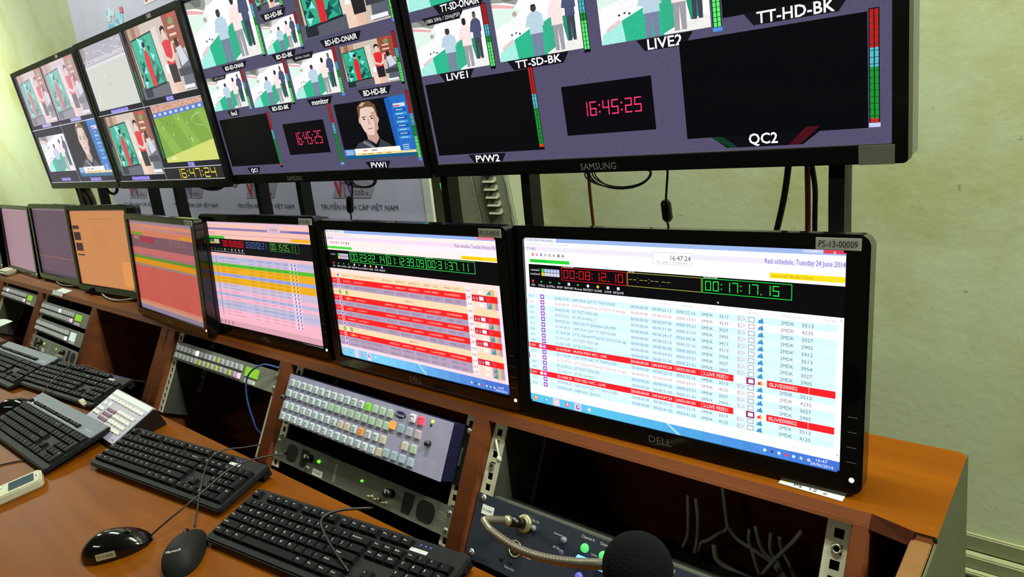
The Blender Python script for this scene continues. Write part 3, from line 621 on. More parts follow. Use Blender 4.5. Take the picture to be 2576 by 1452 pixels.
def paint_m2(p):
    PK = (255, 214, 206)
    top_bars(p, 'BD-HD 24/06/14', (252, 226, 222), (232, 210, 232), (140, 170, 226), 'BD-HD'); p.rect(700, 62, 1366, 96, (236, 228, 246)); p.rect(1240, 2, 1362, 14, (226, 110, 130))
    p.text(1362, 50, 17, 'Real schedule, Tuesday 24 June 2014', (90, 70, 140), 'R', 280)
    p.rect(0, 98, 238, 112, (70, 206, 60)); p.rect(1118, 98, 1366, 115, (252, 206, 20)); p.text(1126, 107, 10, 'runclone2 On-Air Clone', (170, 110, 20), 'L', 130)
    p.rect(0, 120, 1366, 230, (10, 9, 12)); p.text(44, 145, 9, 'runmain2', (200, 200, 200), 'C', 48)
    for i in range(6):
        for j in range(2): p.rect(92 + i * 17, 138 + j * 17, 107 + i * 17, 153 + j * 17, ((60, 200, 60), (230, 200, 50))[j] if i == 0 else (190, 180, 206))
    dboxes(p, ((207, 538, '00:23:22.14', (60, 236, 90), 'countdown'), (540, 857, '01:12:39.09', (60, 236, 90), 'live'), (859, 1207, '00:31:37.11', (60, 236, 90), 'elapsed')), 124, 184)
    toolbar(p, 197); p.rect(0, 230, 1366, 250, (246, 214, 210)); y = 252
    PE, RD, GY = (252, 208, 170), (236, 34, 34), (170, 150, 176)
    for i, (c, h) in enumerate(((PE, 33), (RD, 33), (GY, 33), (PE, 38), (RD, 32), (GY, 31), (RD, 31), (GY, 31), (RD, 32), (GY, 32), (PE, 33), (RD, 32), (GY, 29), (GY, 27))):
        p.rect(0, y, 1340, y + h, c); yc = y + h / 2
        tc = (110, 90, 110) if c != RD else (255, 190, 180)
        p.rect(52, yc - 11, 76, yc + 11, (240, 210, 226)); p.rect(58, yc - 7, 72, yc + 7, (90, 70, 180) if c != RD else (200, 70, 60))
        p.text(12, yc, 10, '2134', tc, 'L', 26)
        if c == PE and i in (3, 10): p.ell(64, yc, 13, 13, (90, 160, 50)); p.rect(57, yc - 2, 71, yc + 2, (236, 240, 210)); p.ell(130, yc, 13, 13, (90, 160, 50)); p.rect(123, yc - 2, 137, yc + 2, (236, 240, 210)); p.text(690, yc, 11, '0000:00.11', tc, 'C', 80)
        else:
            p.text(112, yc, 11, '16:10:02.13', tc, 'L', 70); p.text(214, yc, 11, 'KHACUT - SAMPH HDR 530 HC HD' if c != RD else 'Live feed 1', tc, 'L', 190 if c != RD else 90)
            for x in (480, 590, 700): p.text(x, yc, 11, '00:09:02.14', tc, 'L', 80)
            p.text(820, yc, 11, '2-LIVE FEED1' if c == RD else '0MDK    2237', tc, 'L', 110); p.text(975, yc, 11, '0LIVE00002' if c == RD else '1MDK    2237', tc, 'L', 110)
            if c == RD and i in (4, 11): p.rect(128, yc - 3, 148, yc + 3, (250, 190, 40)); p.rect(135, yc - 11, 141, yc + 11, (250, 190, 40))
        for x in (470, 580, 690, 810, 965): p.rect(x, y, x + 1.5, y + h, tuple(min(255, v + 40) for v in c))
        p.rect(1125, y, 1166, y + h, (252, 226, 226)); p.text(1146, yc, 12, random.choice(('163', 'AR', '4:3', '16:9')), (90, 80, 100), 'C', 30)
        if c == RD: p.rect(1166, y + 2, 1260, y + h - 2, (196, 40, 60)); p.rect(1216, yc - 9, 1244, yc + 9, (250, 226, 236)); p.text(1190, yc, 12, '(-)', (250, 226, 226), 'C', 30); p.ell(1276, yc, 11, 9, (226, 60, 70))
        elif i not in (3, 10): p.rect(1166, y, 1262, y + h, (240, 210, 196)); p.rect(1216, yc - 8, 1242, yc + 8, (252, 236, 226)); p.poly([(1264, yc + 12), (1292, yc - 14), (1296, yc + 12)], (60, 150, 150)); p.rect(1296, y, 1318, y + h, (214, 176, 130))
        y += h
    p.rect(0, y, 1366, 716, (255, 206, 216)); p.rect(1340, 230, 1366, 716, (250, 216, 226)); taskbar(p, (120, 200, 236), (66, 106, 196), 716)
def paint_m3(p):
    p.rect(0, 0, 1366, 768, (250, 196, 184)); p.rect(0, 0, 1366, 14, (226, 190, 214)); p.text(16, 25, 10, 'Schedule  Functions  Edit  Tools', (190, 140, 150), 'L', 210)
    p.rect(0, 44, 1366, 60, (150, 130, 180)); p.rect(850, 22, 1010, 70, (222, 190, 206)); p.text(930, 44, 16, '16:47:24', (110, 80, 120), 'C', 84)
    p.text(16, 52, 12, 'BD-SD', (70, 50, 90), 'L', 46); p.rect(1120, 46, 1340, 58, (120, 100, 170))
    for i in range(4): p.ell(44 + i * 22, 80, 5, 6, (206, 60, 90), 8)
    p.rect(0, 92, 1366, 94, (130, 110, 160)); p.rect(0, 104, 254, 122, (70, 190, 46)); p.rect(1120, 96, 1366, 114, (252, 180, 20)); p.rect(0, 122, 1366, 228, (20, 18, 24))
    p.rect(14, 130, 90, 148, (50, 120, 60)); p.rect(94, 128, 170, 160, (200, 190, 160)); p.rect(14, 150, 90, 162, (190, 180, 70))
    p.rect(213, 130, 520, 180, (90, 10, 20)); p.seg7('00:16:05.03', 219, 508, 134, 176, (236, 30, 50), .2, 0); p.seg7('03:03:02.21', 548, 820, 134, 176, (110, 140, 226), .16, 0)
    p.frame(862, 126, 1206, 184, (60, 160, 50), 2); p.seg7('00:15:05.11', 870, 1170, 134, 176, (110, 206, 70), .16, 0); toolbar(p, 198, (190, 180, 190)); p.rect(0, 228, 1366, 252, (240, 190, 196)); y = 252
    BLU, GRN, ORG, PNK, LAV = (184, 186, 222), (90, 190, 60), (240, 176, 36), (252, 186, 206), (206, 190, 216)
    for i, c in enumerate((BLU, LAV, GRN, ORG, ORG, (160, 168, 230), ORG, ORG, LAV, LAV, PNK, BLU, PNK, LAV, BLU, LAV, PNK, PNK)):
        p.rect(0, y, 1366, y + 24.5, c); yc = y + 12; tc = tuple(int(v * .55) for v in c)
        p.text(16, yc, 9, '2157', tc, 'L', 26); p.rect(78, yc - 9, 94, yc + 9, (120, 90, 130)); p.rect(82, yc - 5, 90, yc + 5, (240, 200, 216))
        p.text(150, yc, 9, '16:20:11', tc, 'L', 70); p.text(250, yc, 9, 'LV24 MUSICAUS TA' if i % 3 else 'CAC CHUONG TRINH', tc, 'L', 120 + 60 * (i % 2))
        for x in (560, 680, 800, 900, 1000): p.text(x, yc, 9, '00:03:14', tc, 'L', 60)
        p.rect(1060, yc - 9, 1160, yc + 9, tuple(min(255, v + 26) for v in c)); p.rect(1090, yc - 6, 1104, yc + 6, (120, 100, 130)); p.rect(1130, yc - 6, 1144, yc + 6, (130, 100, 140)); y += 24.5
    p.rect(0, y, 1366, 728, (250, 184, 200)); p.rect(0, 728, 1366, 768, (222, 166, 180))
    for i in range(4): p.rect(30 + i * 56, 738, 46 + i * 56, 760, (150, 100, 120))
def paint_m4(p):
    p.rect(0, 0, 1366, 768, (218, 126, 96)); p.rect(0, 0, 1366, 26, (160, 128, 148)); p.rect(0, 26, 1366, 52, (222, 140, 106)); p.rect(0, 52, 1366, 76, (196, 136, 130)); p.rect(0, 76, 1366, 96, (216, 130, 100))
    p.text(20, 38, 10, 'Schedule  Functions  Edit  Tools  Show', (150, 90, 90), 'L', 260); p.text(1320, 64, 13, 'Real schedule, Tuesday 24 June 2014', (120, 80, 110), 'R', 300)
    p.rect(33, 98, 276, 120, (110, 160, 40)); p.rect(1080, 96, 1366, 118, (220, 150, 40)); p.rect(0, 124, 1366, 228, (126, 86, 100))
    p.rect(213, 130, 530, 180, (160, 50, 80)); p.seg7('00:02:36.23', 222, 518, 136, 176, (190, 40, 70), .2, 0); p.seg7('00:17:05.10', 860, 1180, 136, 176, (150, 130, 110), .15, 0); p.rect(60, 132, 180, 160, (170, 120, 110))
    p.rect(0, 228, 1366, 276, (206, 106, 100)); p.rect(0, 240, 1366, 252, (190, 110, 116)); p.rect(0, 276, 1366, 300, (170, 110, 120)); p.rect(0, 300, 1366, 322, (90, 150, 40)); p.rect(0, 322, 1366, 366, (226, 146, 24)); p.rect(0, 366, 1366, 386, (160, 130, 126))
    p.rect(0, 386, 1366, 690, (206, 94, 84))
    for i in range(14):
        y = 398 + i * 21; p.text(60, y, 8, '2157', (170, 70, 70), 'L', 30); p.text(260, y, 8, '16:20:11  LV24 MUSICAUS TA', (176, 74, 70), 'L', 260); p.text(760, y, 8, '00:03:14   0000:12.01   0MDK  2157', (182, 78, 74), 'L', 400)
        p.rect(0, y + 9, 1366, y + 10, (196, 84, 80))
    p.rect(0, 690, 1366, 712, (212, 136, 110)); p.rect(0, 712, 1366, 734, (206, 150, 130)); p.rect(0, 734, 1366, 768, (150, 132, 160))
def paint_m5(p):
    p.rect(0, 0, 1366, 768, (214, 144, 92)); p.rect(0, 0, 1366, 16, (206, 130, 110))
    for y in range(30, 760, 14): p.rect(40, y, 1330, y + 1.5, (198, 128, 84))
    for i, (a, b) in enumerate(((153, 191), (222, 306), (334, 418), (452, 466))): p.rect(14 + i * 8, a, 178 + i * 14, b, (78, 48, 54))
    p.rect(400, 80, 1000, 92, (196, 130, 80)); p.rect(560, 110, 700, 120, (180, 140, 60))
    for i in range(9): p.text(560, 190 + i * 22, 9, 'MUSIC VIDEO PLAY LIST 2014', (180, 112, 76), 'L', 220)
    p.rect(1080, 495, 1366, 740, (236, 156, 90)); p.text(1100, 505, 9, 'clip', (190, 110, 70), 'L', 30)
def paint_m6(p):
    p.rect(0, 0, 1366, 768, (104, 80, 100)); p.rect(0, 0, 1366, 20, (140, 110, 130))
    for y in range(34, 740, 13): p.text(30, y, 6, 'system log entry playout server channel main clone transfer complete', (132, 104, 118) if y % 2 else (84, 62, 84), 'L', 700 + (y * 37) % 400)
    p.rect(0, 556, 1366, 561, (200, 110, 70)); p.rect(0, 740, 1366, 768, (84, 70, 92))
def paint_m7(p):
    p.rect(0, 0, 1366, 768, (172, 134, 150)); p.rect(0, 0, 1366, 16, (190, 150, 170))
    for y in range(30, 750, 15): p.rect(30, y, 1300, y + 1.5, (156, 118, 138))
    for i in range(5): p.text(100, 400 + i * 26, 9, 'playlist item', (146, 106, 126), 'L', 300)
def paint_m8(p):
    p.rect(0, 0, 1366, 768, (74, 60, 74)); p.rect(0, 0, 1366, 20, (110, 90, 110))
    for y in range(40, 750, 20): p.rect(40, y, 1300, y + 2, (90, 72, 88))

# ------------------------------------------------------------------ setting
def struct(name, g, m, bevel=0):
    o = g.build(name, m, bevel=bevel); o['kind'] = 'structure'; return o
YW = 1.50
struct('floor', G().box(-9.6, 2.6, -3.6, YW + .1, -0.1, 0), M_floor)
struct('ceiling', G().box(-9.6, 2.6, -3.6, YW + .1, 3.0, 3.1), M_ceil)
struct('wall_back', G().box(-9.6, 2.6, YW, YW + .1, 0, 3.0), M_wall)
struct('wall_left', G().box(-9.6, -9.5, -3.5, YW, 0, 3.0), M_wall)
struct('wall_right', G().box(2.5, 2.6, -3.5, YW, 0, 3.0), M_dwall)
struct('wall_front', G().box(-9.6, 2.6, -3.6, -3.5, 0, 3.0), M_dwall)
g = G(); g.box(-9.5, 2.5, YW - .012, YW, .134, .178); g.box(-9.5, 2.5, YW - .030, YW, .098, .134); g.box(-9.5, 2.5, YW - .042, YW, .086, .098); g.box(-9.5, 2.5, YW - .022, YW, 0, .086)
struct('baseboard_back', g, M_trim, .003)

# fluorescent fittings above the room; the last one carries the added fill light
for i, (loc, pw) in enumerate(LIGHTS):
    t = thing('ceiling_light', ('fluorescent batten on the ceiling over the right end of the console', 'fluorescent batten on the ceiling over the middle of the console', 'fluorescent batten on the ceiling over the far end of the room', 'fluorescent batten on the ceiling right of the console', 'added fill light on the ceiling behind the photographer')[i], 'ceiling light', Matrix.Translation((loc[0], loc[1], 3.0)), 'fluorescent battens on the ceiling')
    G().box(-.62, .62, -.05, .05, -.035, 0).build('housing', mat('white_metal', (225, 225, 220), .4), t, .004)
    G().cyl((-.59, 0, -.045), (.59, 0, -.045), .012).build('tube', glow('tube', (240, 255, 225), 3.0), t)

# ------------------------------------------------------------------ backdrop banner and cabinet on the back wall
def yb(z): return 1.34 + (z + .40) * .158                    # the banner leans against the wall (z relative to the eye)
bz0, bz1 = -1.10, .575; th = math.atan(.158); LB = (bz1 - bz0) / math.cos(th)
bt = thing('banner', 'tall grey-white printed backdrop leaning behind the televisions', 'banner', frame((-4.055, yb(bz0), bz0 + H), th))
def bp(x, z): return (x + 4.055, (z - bz0) / math.cos(th))
M_ban = mat('banner_fabric', (190, 190, 218), .7, noise=.05, scale=6)
G().box(0, 2.49, 0, LB, -.004, 0).build('sheet', M_ban, bt)
G().box(2.462, 2.494, 0, LB, -.006, .003).build('edge_strip', mat('banner_hem', (205, 215, 200), .6), bt)
for k in range(5):
    x0 = -2.141 - .592 * k; 
    for (dz) in (0, .62):
        if x0 < -4.0: continue
        g = G()
        X, Y = bp(x0, -.452 + dz); g.col = lin((70, 70, 86))
        if dz == 0 or k > 2:
            g.text('TRUYỀN HÌNH CÁP VIỆT NAM', X + .21, Y, .0165, .0012, 'C', .42)
        g.col = lin((158, 156, 176)); P = [(X + .08, Y + .030), (X + .29, Y + .030), (X + .335, Y + .094), (X + .125, Y + .094)]
        if X + .335 < 2.45: g.add([(a, b, .0008) for a, b in P], [(0, 1, 2, 3)])
        def V(x, c, w=.045):
            g.col = lin(c); g.add([(x, Y + .086, .0016), (x + w * .36, Y + .086, .0016), (x + w * .56, Y + .052, .0016), (x + w * .76, Y + .086, .0016), (x + w, Y + .086, .0016), (x + w * .62, Y + .034, .0016), (x + w * .48, Y + .034, .0016)], [(6, 5, 4, 3, 2, 1, 0)][::1])
        V(X + .10, (176, 40, 66)); V(X + .165, (110, 66, 150)); g.col = lin((120, 120, 136)); g.box(X + .140, X + .172, Y + .078, Y + .086, .0012, .0016); g.box(X + .151, X + .160, Y + .036, Y + .08, .0012, .0016)
        g.text('cab', X + .235, Y + .052, .020, .0016, 'C', .055); g.col = lin((190, 80, 60)); g.disc(X + .275, Y + .046, .0016, .005)
        g.build('logo_print', M_attr, bt)
g = G(); X, Y = bp(-3.19, .40); g.col = lin((232, 214, 220)); g.quad(X - .01, X + .25, Y - .02, Y + .055, .001); g.col = lin((178, 20, 40)); g.text('LOTTE', X + .09, Y + .015, .05, .0015, 'C', .17); g.quad(X + .18, X + .24, Y - .01, Y + .05, .0018); g.build('advert_print', M_attr, bt)
g = G(); X, Y = bp(-3.62, .36); rnd = random.Random(2)
for i in range(26):
    g.col = lin(rnd.choice(((96, 176, 214), (130, 200, 228), (70, 150, 196), (186, 214, 226)))); x = X + rnd.random() * .16; y = Y - .04 + rnd.random() * .10; r = .010 + rnd.random() * .018
    g.disc(x, y, .001 + i * .00003, r, 6)
g.col = lin((206, 40, 60)); g.quad(X + .16, X + .195, Y + .03, Y + .055, .002)
g.build('figure_print', M_attr, bt)

ct = thing('cabinet', 'beige metal cabinet with louvred vents against the back wall', 'cabinet', Matrix.Translation((-1.50, 1.42, 0)))
M_cab = mat('beige_enamel', (168, 174, 146), .45, noise=.05, scale=4)
G().box(-.058, .175, 0, .075, 0, 1.95).build('body', M_cab, ct, .003)
G().box(-.056, .040, -.004, 0, .06, 1.93).build('door', M_cab, ct, .0012)
G().box(.044, .172, -.004, 0, .06, 1.93).build('door', M_cab, ct, .0012)
g = G()
for k in range(6):
    z = .945 + k * .0235
    g.add([(.088, -.005, z), (.135, -.005, z), (.135, -.016, z - .003), (.088, -.016, z - .003), (.088, -.005, z + .011), (.135, -.005, z + .011)], [(0, 1, 2, 3), (3, 2, 5, 4), (0, 3, 4), (1, 5, 2)])
g.build('louvres', M_cab, ct)
M_peel = mat('flaking_paint', (206, 214, 196), .7)
g = G(); rnd = random.Random(4); P = [(.160 + rnd.random() * .008, z / 40) for z in range(2, 77)]
for i in range(len(P) - 1): g.add([(P[i][0], -.0052, P[i][1]), (.1745, -.0052, P[i][1]), (.1745, -.0052, P[i + 1][1]), (P[i + 1][0], -.0052, P[i + 1][1])], [(0, 1, 2, 3)])
g.build('peeled_edge', M_peel, ct)

# ------------------------------------------------------------------ televisions and their stands
M_tvscr = screen_mat('television_picture', 1.05, .3, .10)
def television(loc, yaw, w, h, paint, label, brand=True, tape=False, sticker=False):
    """loc = centre of the picture relative to the eye"""
    R = thing('television', label, 'television', Matrix.Translation((loc[0], loc[1], loc[2] + H)) @ Matrix.Rotation(yaw, 4, 'Z'), 'televisions in a row above the console')
    F = frame(tilt=math.radians(3.2)); w2, h2 = w / 2, h / 2
    g = G(F); g.ring(-w2 - .020, w2 + .020, -h2 - .027, h2 + .020, .006, -w2, w2, -h2, h2, -.020, .0028, 3); g.build('bezel', M_black, R, .0012)
    g = G(F); g.box(-w2 - .019, w2 + .019, -h2 - .025, h2 + .019, -.060, -.0205); g.build('housing', M_tvside if tape else M_blackmat, R, .004)
    g = G(F); g.box(-w2 * .7, w2 * .7, -h2 * .7, h2 * .7, -.085, -.060); g.build('back_cover', M_blackmat, R, .006)
    g = G(F); g.box(-w2, w2, -h2, -h2 + .0012, .0020, .0026); g.build('lower_lip', M_tvside, R)
    g = G(F); p = Paint(g, w, h, .0); paint(p); g.build('screen', M_tvscr, R)
    if brand: g = G(F); g.text('SAMSUNG', -.03 if tape else -.10, -h2 - .0155, .0125, .0031, 'C', .078); g.build('brand_badge', M_logotv, R)
    g = G(F); g.box(w2 * .55, w2 * .55 + .03, h2 + .004, h2 + .016, .0029, .0034); g.build('sticker', M_label, R)
    if tape:
        g = G(F); g.box(w2 - .042, w2 + .004, -h2 - .0275, -h2 - .0005, .0030, .0038)
        g.build('adhesive_tape', mat('clear_tape', (150, 156, 140), .25, trans=0.15), R, .0003)
    return R
television((-3.539, 1.079, -.014), math.radians(-1.3), .885, .498, paint_tv1, 'leftmost television, far end of the row, four pictures on a pale washed out screen', False)
television((-2.574, 1.051, -.014), math.radians(-.8), .885, .498, paint_tv2, 'television showing a football pitch and the yellow clock 16:47:24', False)
television((-1.658, 1.057, -.007), 0, .887, .499, paint_tv3, 'television with multiview tiles and a man in a suit at lower right')
television((-.7145, 1.057, .001), 0, .907, .510, paint_tv4, 'nearest television, at right of the row, large red clock and two black tiles', True, True)

def stand(xs, label):
    t = thing('television_stand', label, 'stand', Matrix.Translation((xs[0], 1.10, 0)), 'black legs under the televisions')
    for x in xs:
        pr = [(1.166, H + .25), (1.202, H + .25), (1.202, H - .17), (1.145, H - .25), (1.138, H - .29), (1.129, H - .34), (1.120, H - .40), (1.110, H - .50), (1.104, H - .62), (1.104, .012), (1.068, .012), (1.068, H - .62), (1.074, H - .50), (1.084, H - .40), (1.093, H - .34), (1.102, H - .29), (1.109, H - .25), (1.166, H - .17)]
        g = G(Matrix(((0, 0, 1, x - xs[0]), (1, 0, 0, -1.10), (0, 1, 0, 0), (0, 0, 0, 1)))); g.prism([(a, b) for a, b in pr], 0, .0235); g.build('leg', M_blackmat, t)
    a = min(xs) - xs[0]; b = max(xs) - xs[0]
    G().box(a - .05, b + .08, .03, .20, 0, .012).build('foot_plate', M_blackmat, t, .002)
    if len(xs) > 1: G().box(a, b + .022, .070, .092, H + .05, H + .09).build('crossbar', M_blackmat, t)
    return t
stand([-3.485, -3.72], 'black stand legs under the leftmost television')
stand([-2.936, -2.706], 'pair of black stand legs under the television with the yellow clock')
stand([-2.103, -1.864], 'pair of black stand legs under the television showing the man in a suit')
stand([-1.239, -.989], 'pair of black stand legs beside the beige louvred cabinet')
stand([-.364], 'single black stand leg at right end, under the taped television')

# ------------------------------------------------------------------ console
TH = math.radians(37.0); SF = frame((0, .4703, .75), TH)                # sloped rack face: x, up the slope, outwards
def sp(x, s, n=0.0): return SF @ Vector((x, s, n))
ZS = H - .515                                                            # top of the upper shelf
con = thing('control_console', 'long brown wooden console desk with sloped equipment bays', 'desk', Matrix.Translation((0, 0, 0)))
G().box(-4.6, -.119, -.12, .474, .722, .750).build('worktop', M_wood, con, .003)
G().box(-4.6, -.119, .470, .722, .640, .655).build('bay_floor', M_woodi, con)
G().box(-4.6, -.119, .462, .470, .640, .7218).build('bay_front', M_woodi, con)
PX = Matrix(((0, 0, 1, 0), (1, 0, 0, 0), (0, 1, 0, 0), (0, 0, 0, 1)))    # prism along x from a (y,z) profile
def divider(x0, x1, name='divider'):
    g = G(PX); pr = [(.4745, .6552), (.4745, .7545), (.5925, .9125), (.7218, .9125), (.7218, .6552)]
    g.prism(pr, x0, x1); return g.build(name, M_woodf, con, .0015)
for a, b in ((-3.342, -3.305), (-2.850, -2.805), (-2.322, -2.286), (-1.826, -1.788), (-1.784, -1.746), (-1.257, -1.219), (-.718, -.686), (-.190, -.1725)): divider(a, b)
g = G(PX); g.prism([(.5905, .9095), (.6010, .9205), (.7345, .9205), (.7345, .9130), (.5935, .9130)], -4.6, -1.7845)
g.build('shelf_board', M_woodf, con)
g = G(PX); g.prism([(.5905, .9095), (.6010, .9205), (.7345, .9205), (.7345, .9130), (.5935, .9130)], -1.7835, -.174)
g.build('shelf_board', M_woodf, con)
# veneered top of the shelf, wrapping round the right end
g = G(); g.add([(-4.6, .6015, .9206), (-.174, .6015, .9206), (-.134, .5925, .9206), (-.1156, .5925, .9206), (-.1156, .728, .9206), (-.122, .7345, .9206), (-4.6, .7345, .9206)], [tuple(range(7))])
g.build('shelf_veneer', M_wood, con)
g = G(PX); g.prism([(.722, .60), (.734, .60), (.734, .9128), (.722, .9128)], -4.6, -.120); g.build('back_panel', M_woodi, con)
g = G(PX); g.prism([(.4760, .6552), (.4760, .7590), (.5935, .9200), (.7218, .9200), (.7218, .6552)], -.134, -.118); g.build('end_panel', M_woodf, con, .001)
g = G(PX); g.prism([(.43, .7502), (.43, .914), (.592, .914), (.592, .9195), (.598, .9195), (.48, .7502)], -.137, -.119); g.build('end_fin', M_woodt, con, .001)
g = G(PX); g.prism([(.43, .02), (.43, .914), (.592, .914), (.592, .9195), (.735, .9195), (.735, .02)], -.1178, -.1155); g.build('side_sheet', mat('shaded_olive', (66, 68, 42), .8, noise=.1, scale=6), con)  # outer end face, its shade put into the dark olive colour
g = G(); g.add([(-.174, .6010, .9205), (-.134, .5920, .9205), (-.134, .584, .9090), (-.174, .5905, .9095)], [(0, 3, 2, 1)]); g.add([(-.174, .6010, .9203), (-.134, .5920, .9203), (-.134, .7, .9203), (-.174, .7, .9203)], [(0, 1, 2, 3)])
g.build('corner_piece', M_woodi, con)  # shade on this turned face comes from the darker wood colour
for x0, x1 in ((-4.6, -.12),):
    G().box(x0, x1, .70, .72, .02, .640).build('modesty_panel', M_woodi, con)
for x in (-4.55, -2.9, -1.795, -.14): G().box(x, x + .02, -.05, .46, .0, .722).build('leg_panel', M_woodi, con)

def rail(x0, x1, s0=.004, s1=.201, rear=False, mirror=False, nuts=()):
    """punched 19 inch rail: front flange with square holes and a side flange running back"""
    n0 = -.012; g = G(SF); hw = .0048; xc = (x0 + x1) / 2; pitch = .015875; s = s0 + .008; cuts = []
    while s < s1 - .006: cuts.append(s); s += pitch
    g.box(x0, xc - hw, s0, s1, n0 - .002, n0); g.box(xc + hw, x1, s0, s1, n0 - .002, n0)
    e = s0
    for c in cuts: g.box(xc - hw, xc + hw, e, c - hw, n0 - .002, n0); e = c + hw
    g.box(xc - hw, xc + hw, e, s1, n0 - .002, n0)
    xf = x0 if mirror else x1
    g.cur = 1; g.box(xf - .0012, xf + .0012, s0, s1 - .004, n0 - .070, n0 - .0021)
    return g.build('rack_rail', [M_rail, M_flange], con)
def rear_rail(x0, x1):
    g = G(SF); s = .078; hw = .0048; xc = (x0 + x1) / 2; n0 = -.082; e = .066
    g.box(x0, xc - hw, .066, .196, n0 - .002, n0); g.box(xc + hw, x1, .066, .196, n0 - .002, n0)
    while s < .19: g.box(xc - hw, xc + hw, e, s - hw, n0 - .002, n0); e = s + hw; s += .015875
    g.box(xc - hw, xc + hw, e, .196, n0 - .002, n0)
    return g.build('rear_rail', M_flange, con)
rail(-.684, -.660); rail(-.215, -.190, mirror=True)
rail(-1.217, -1.195); rail(-.741, -.7185, mirror=True)
rail(-1.7445, -1.722); rail(-1.280, -1.258, mirror=True)
rail(-2.804, -2.782); rail(-2.345, -2.323, mirror=True)
rail(-3.304, -3.282); rail(-2.873, -2.851, mirror=True)
for x in (-.6585, -1.1935, -1.7205, -2.7805, -3.2805): rear_rail(x, x + .020)

def screw(par, x, s, n, r=.0045, name='screw'):
    g = G(SF); g.ell((x, s, n), r, r, r * .55, 12, 6, z0=0.0); g.build(name, M_screw, par)
    g = G(SF); return par
# cage nuts on the right rail of the nearest bay
for (x, s) in ((-.2025, .0045 + .008 + .015875 * 10),):
    g = G(SF); g.tube([(x + .0042 * math.cos(a), s + .0042 * math.sin(a), -.0105) for a in [k * PI / 6 for k in range(13)]], .0013, 6)
    tag(g.build('cage_nut', M_screw), 'shiny round cage nut in the punched rail at far right', 'nut')
for (s, w) in ((.138, 'upper'), (.170, 'top')):
    g = G(SF); x = -.672; g.ring(x - .0045, x + .0045, s - .0045, s + .0045, .001, x - .002, x + .002, s - .002, s + .002, -.0118, -.0095, 2)
    tag(g.build('cage_nut', M_screw), 'small metal cage nut low in the rail left of the open cable bay' if w == 'upper' else 'small metal cage nut near the top of the rail behind the clear tie', 'nut')
g = G(); g.tube(spline([sp(-.669, .172, -.006), sp(-.662, .176, .004), sp(-.652, .168, .010), sp(-.646, .158, .010), sp(-.6445, .155, .010)]), .0017, 8)
g.ell(tuple(sp(-.644, .153, .010)), .0042, .0042, .0048); tag(g.build('clear_strap', mat('clear_nylon', (176, 180, 160), .3)), 'translucent plastic strap hanging from the punched rail', 'strap')

# ---- router control panel with lit buttons
rp = thing('router_panel', 'grey panel of lit square buttons with an oval blue maker badge', 'control panel', Matrix.Identity(4))
M_ear = mat('black_ear_plate', (26, 28, 28), .5, .3)
G(SF).box(-1.2155, -.7225, .0945, .1840, -.011, -.0085).build('mounting_plate', M_ear, rp, .0005)
g = G(SF); g.box(-1.183, -.737, .097, .1835, -.0085, .0185); g.build('case', M_routerside, rp, .001)
g = G(SF); g.box(-1.184, -.736, .0965, .184, .0185, .0205); g.build('face', M_router, rp, .0005)
zf = .0205
g = G(SF); g.ell((-.8545, .1720, zf - .0001), .0150, .0062, .0012, 24, 4); o = g.build('badge', mat('badge_blue', (24, 20, 80), .3), rp)
g = G(SF); g.text('Miranda', -.8545, .1720, .0050, zf + .0013, 'C', .024); g.build('badge_lettering', M_legend, o)
g = G(SF); g.text('Sources', -1.1785, .1735, .0022, zf + .0002, 'R'); g.text('Dest', -1.1805, .1275, .0022, zf + .0002, 'R'); g.text('RCP-100', -.8500, .1635, .0022, zf + .0002)
g.box(-1.19 + .012, -.872, .1382, .1385, zf, zf + .0002); g.build('panel_lettering', M_ink, rp)
def button(par, x, s, c, zf, w=.0062, ts=None, glo=None, es=.6, name='button', tc=(40, 44, 52)):
    g = G(SF); g.taper(x - w, x + w, s - w, s + w, zf, zf + .0035, .0008)
    mats = [glow('%d_%d_%d' % c, c, es) if glo else mat('cap_%d_%d_%d' % c, c, .35, emit=c, es=.10)]
    if ts:
        g.cur = 1; g.text(ts[0], x, s + .002, .0030, zf + .0037, 'C', w * 1.3)
        if len(ts) > 1: g.text(ts[1], x, s - .0025, .0030, zf + .0037, 'C', w * 1.3)
        mats.append(M_ink)
    return g.build(name, mats, par)
rnd = random.Random(1); LBL = ['BD', 'TT', 'SD', 'HD', 'L1', 'L2', 'PV', 'QC', 'MX', 'ON', 'BK', 'S1', 'S2', 'VS']
PB, PG, PC = (196, 210, 212), (170, 196, 172), (198, 188, 168)
for r_, s in enumerate((.1690, .1490, .1265, .1060)):
    for k in range(16):
        x = -1.1675 + k * .01935 - r_ * .0012; t = (rnd.choice(LBL), rnd.choice(LBL)); c = PB; gl = None
        if r_ == 0 and k > 12: c, t = PG, None
        if r_ == 0 and k == 12: c, gl = (150, 255, 60), 1
        if r_ == 1 and k > 6: c, t = PG, None
        if r_ == 2 and (k in (9, 10, 15)): c, t = PC, None
        if r_ == 2 and k == 12: c, gl = (255, 176, 80), 1
        if r_ == 3 and k == 15: c, t = PC, None
        button(rp, x, s, c, zf, ts=t, glo=gl)
for x, s, c, t, gl in ((-.823, .1730, (220, 222, 226), ('P', 'L'), None), (-.8035, .1730, (255, 66, 90), ('P', 'K'), 1), (-.8650, .1530, (255, 176, 70), None, 1), (-.8440, .1520, (150, 172, 180), None, None), (-.8235, .1515, (172, 178, 192), None, None), (-.8035, .1515, (190, 170, 178), None, None),
                      (-.8255, .1285, (198, 190, 168), None, None), (-.8050, .1285, (168, 196, 164), None, None), (-.8650, .1085, (156, 182, 184), None, None), (-.8450, .1085, (156, 182, 190), None, None), (-.8250, .1090, (160, 180, 190), None, None), (-.8050, .1085, (160, 182, 192), None, None)):
    button(rp, x, s, c, zf, ts=t, glo=gl, es=1.3 if c[0] == 255 and c[1] < 90 else .8)
